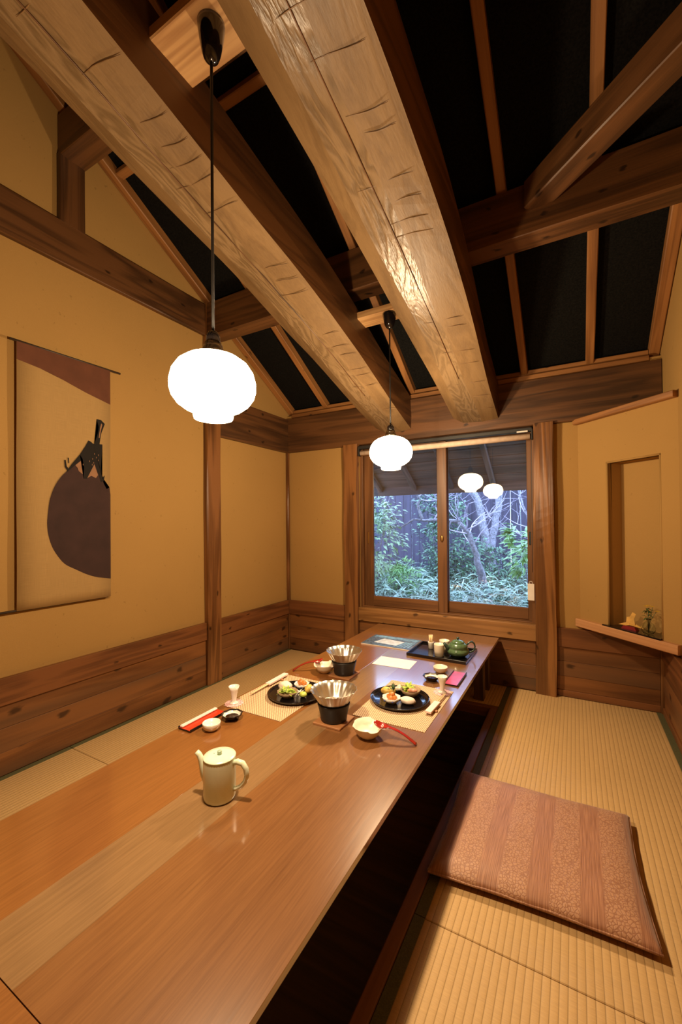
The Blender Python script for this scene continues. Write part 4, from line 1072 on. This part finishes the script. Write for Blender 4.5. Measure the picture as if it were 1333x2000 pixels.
def tree(lab, base, stems, twigs, seed, mat):
    t = thing('bare_tree', lab, 'tree', base); rr = random.Random(seed); B0 = Vector(base)
    tips = []
    for pts, rad in stems:
        b = MB(); P = [Vector(p)-B0 for p in pts]
        Q = []; R = []
        for i in range(len(P)-1):
            for k in range(4):
                u = k/4; Q.append(P[i].lerp(P[i+1], u) + Vector((rr.gauss(0, .008), rr.gauss(0, .008), 0))); R.append(rad[i]+(rad[i+1]-rad[i])*u)
        Q.append(P[-1]); R.append(rad[-1])
        b.tube(Q, R, 9); b.build('trunk', mat, t); tips.append((Q, R))
    b = MB()
    def grow(p, d, L, r, depth):
        pts = [p]; q = p.copy(); dd = d.copy()
        for k in range(5):
            dd = (dd + Vector((rr.gauss(0, .16), rr.gauss(0, .16), rr.gauss(.04, .13)))).normalized(); q = q + dd*L/5; pts.append(q.copy())
        b.tube(pts, [r*(1-.14*k) for k in range(6)], 5)
        if depth > 0:
            for k in range(rr.choice((2, 3, 3))):
                a = pts[rr.randint(2, 5)]; nd = (dd + Vector((rr.gauss(0, .7), rr.gauss(0, .7), rr.gauss(0, .5)))).normalized(); grow(a, nd, L*rr.uniform(.5, .8), r*.55, depth-1)
    for _ in range(twigs):
        Q, R = rr.choice(tips); i = rr.randint(len(Q)//2, len(Q)-1)
        d = Vector((rr.gauss(0, .8), rr.gauss(0, .8), rr.uniform(.1, .8))).normalized(); grow(Q[i], d, rr.uniform(.35, .6), min(.010, R[i]*.5), 2)
    f = b.build('twig', M_TWIG, t); f['kind'] = 'stuff'
tree('old leaning tree with a broken trunk and long side branch', (-.90, 5.2, -.05),
     [([(-.90, 5.2, -.05), (-.965, 5.2, .42), (-1.04, 5.2, .72), (-1.13, 5.2, .98), (-1.27, 5.2, 1.16)], [.078, .050, .036, .031, .024]),
      ([(-1.24, 5.2, 1.13), (-1.45, 5.15, 1.16), (-1.66, 5.15, 1.15), (-1.80, 5.15, 1.17)], [.026, .022, .017, .012]),
      ([(-1.70, 5.15, 1.15), (-1.74, 5.15, 1.30), (-1.76, 5.15, 1.46), (-1.80, 5.15, 1.62)], [.020, .019, .016, .012]),
      ([(-1.80, 5.15, 1.17), (-1.98, 5.1, 1.06), (-2.12, 5.1, 1.09)], [.013, .009, .005])], 13, 6, M_BARK)
tree('pale twin stemmed tree right of the leaning trunk', (-1.02, 6.2, 0),
     [([(-1.02, 6.2, -.05), (-1.06, 6.2, .6), (-1.13, 6.2, 1.05), (-1.22, 6.2, 1.45), (-1.42, 6.2, 1.85), (-1.5, 6.2, 2.2)], [.085, .075, .062, .050, .040, .030]),
      ([(-1.05, 6.22, .72), (-1.00, 6.22, 1.0), (-.94, 6.22, 1.35), (-.90, 6.22, 1.7), (-.84, 6.22, 2.1)], [.058, .052, .046, .040, .030])], 14, 7, M_SKIN)
tree('thin pale sapling branching at the right of the window view', (-.42, 5.8, 0),
     [([(-.42, 5.8, -.05), (-.45, 5.8, .6), (-.52, 5.8, 1.2), (-.66, 5.8, 1.7)], [.022, .019, .015, .010]),
      ([(-.52, 5.8, 1.2), (-.45, 5.8, 1.45), (-.36, 5.8, 1.75)], [.014, .012, .008])], 7, 9, M_SKIN)

# bamboo grass: nobody could count the blades
rr = random.Random(77); b = MB()
for k in range(7600):
    x = rr.uniform(-3.4, .6); y = 3.9 + 2.7*rr.random()**1.1
    if x > .1 + (y-3)*.05 or x < -.45*y-.6: continue
    h = .46 + .10*noise.noise(Vector((x*1.7, y*1.7, 4))) - .05*(y < 4.4); z0 = -.1 + .03*(y-3.2)
    z = z0 + h*math.sqrt(rr.random()); a = rr.uniform(0, 2*PI); tl_ = rr.uniform(-.5, .7)
    L = rr.uniform(.13, .27)
    b.leaf((x, y, z), (math.cos(a), math.sin(a), tl_), Vector((rr.uniform(-.5, .5), rr.uniform(-.6, .3), 1)), L, rr.uniform(.013, .024), rr.uniform(.1, .5))
    if k % 3 == 0: b.tube([(x, y, z0-.05), (x+rr.uniform(-.03, .03), y, z)], .0018, 3, cap=False)
sg = b.build('bamboo_grass', M_SASA, recalc=False)
tag(sg, 'low bamboo grass covering the garden floor outside the window', 'grass', kind='stuff')
# clump of sword leaves
b = MB(); rr = random.Random(5)
sw = thing('sword_leaf_plant', 'spiky plant with arching sword leaves left of the mullion', 'plant', (-2.05, 4.75, -.05))
for k in range(34):
    a = rr.uniform(0, 2*PI); d = Vector((math.cos(a), math.sin(a), rr.uniform(.6, 2.2)))
    b.leaf((0, 0, .30), d, (0, 0, 1), rr.uniform(.18, .30), .016, .35)
b.tube([(0, 0, 0), (0, 0, .31)], .02, 6)
b.build('sword_leaf', M_SASA, sw, recalc=False)
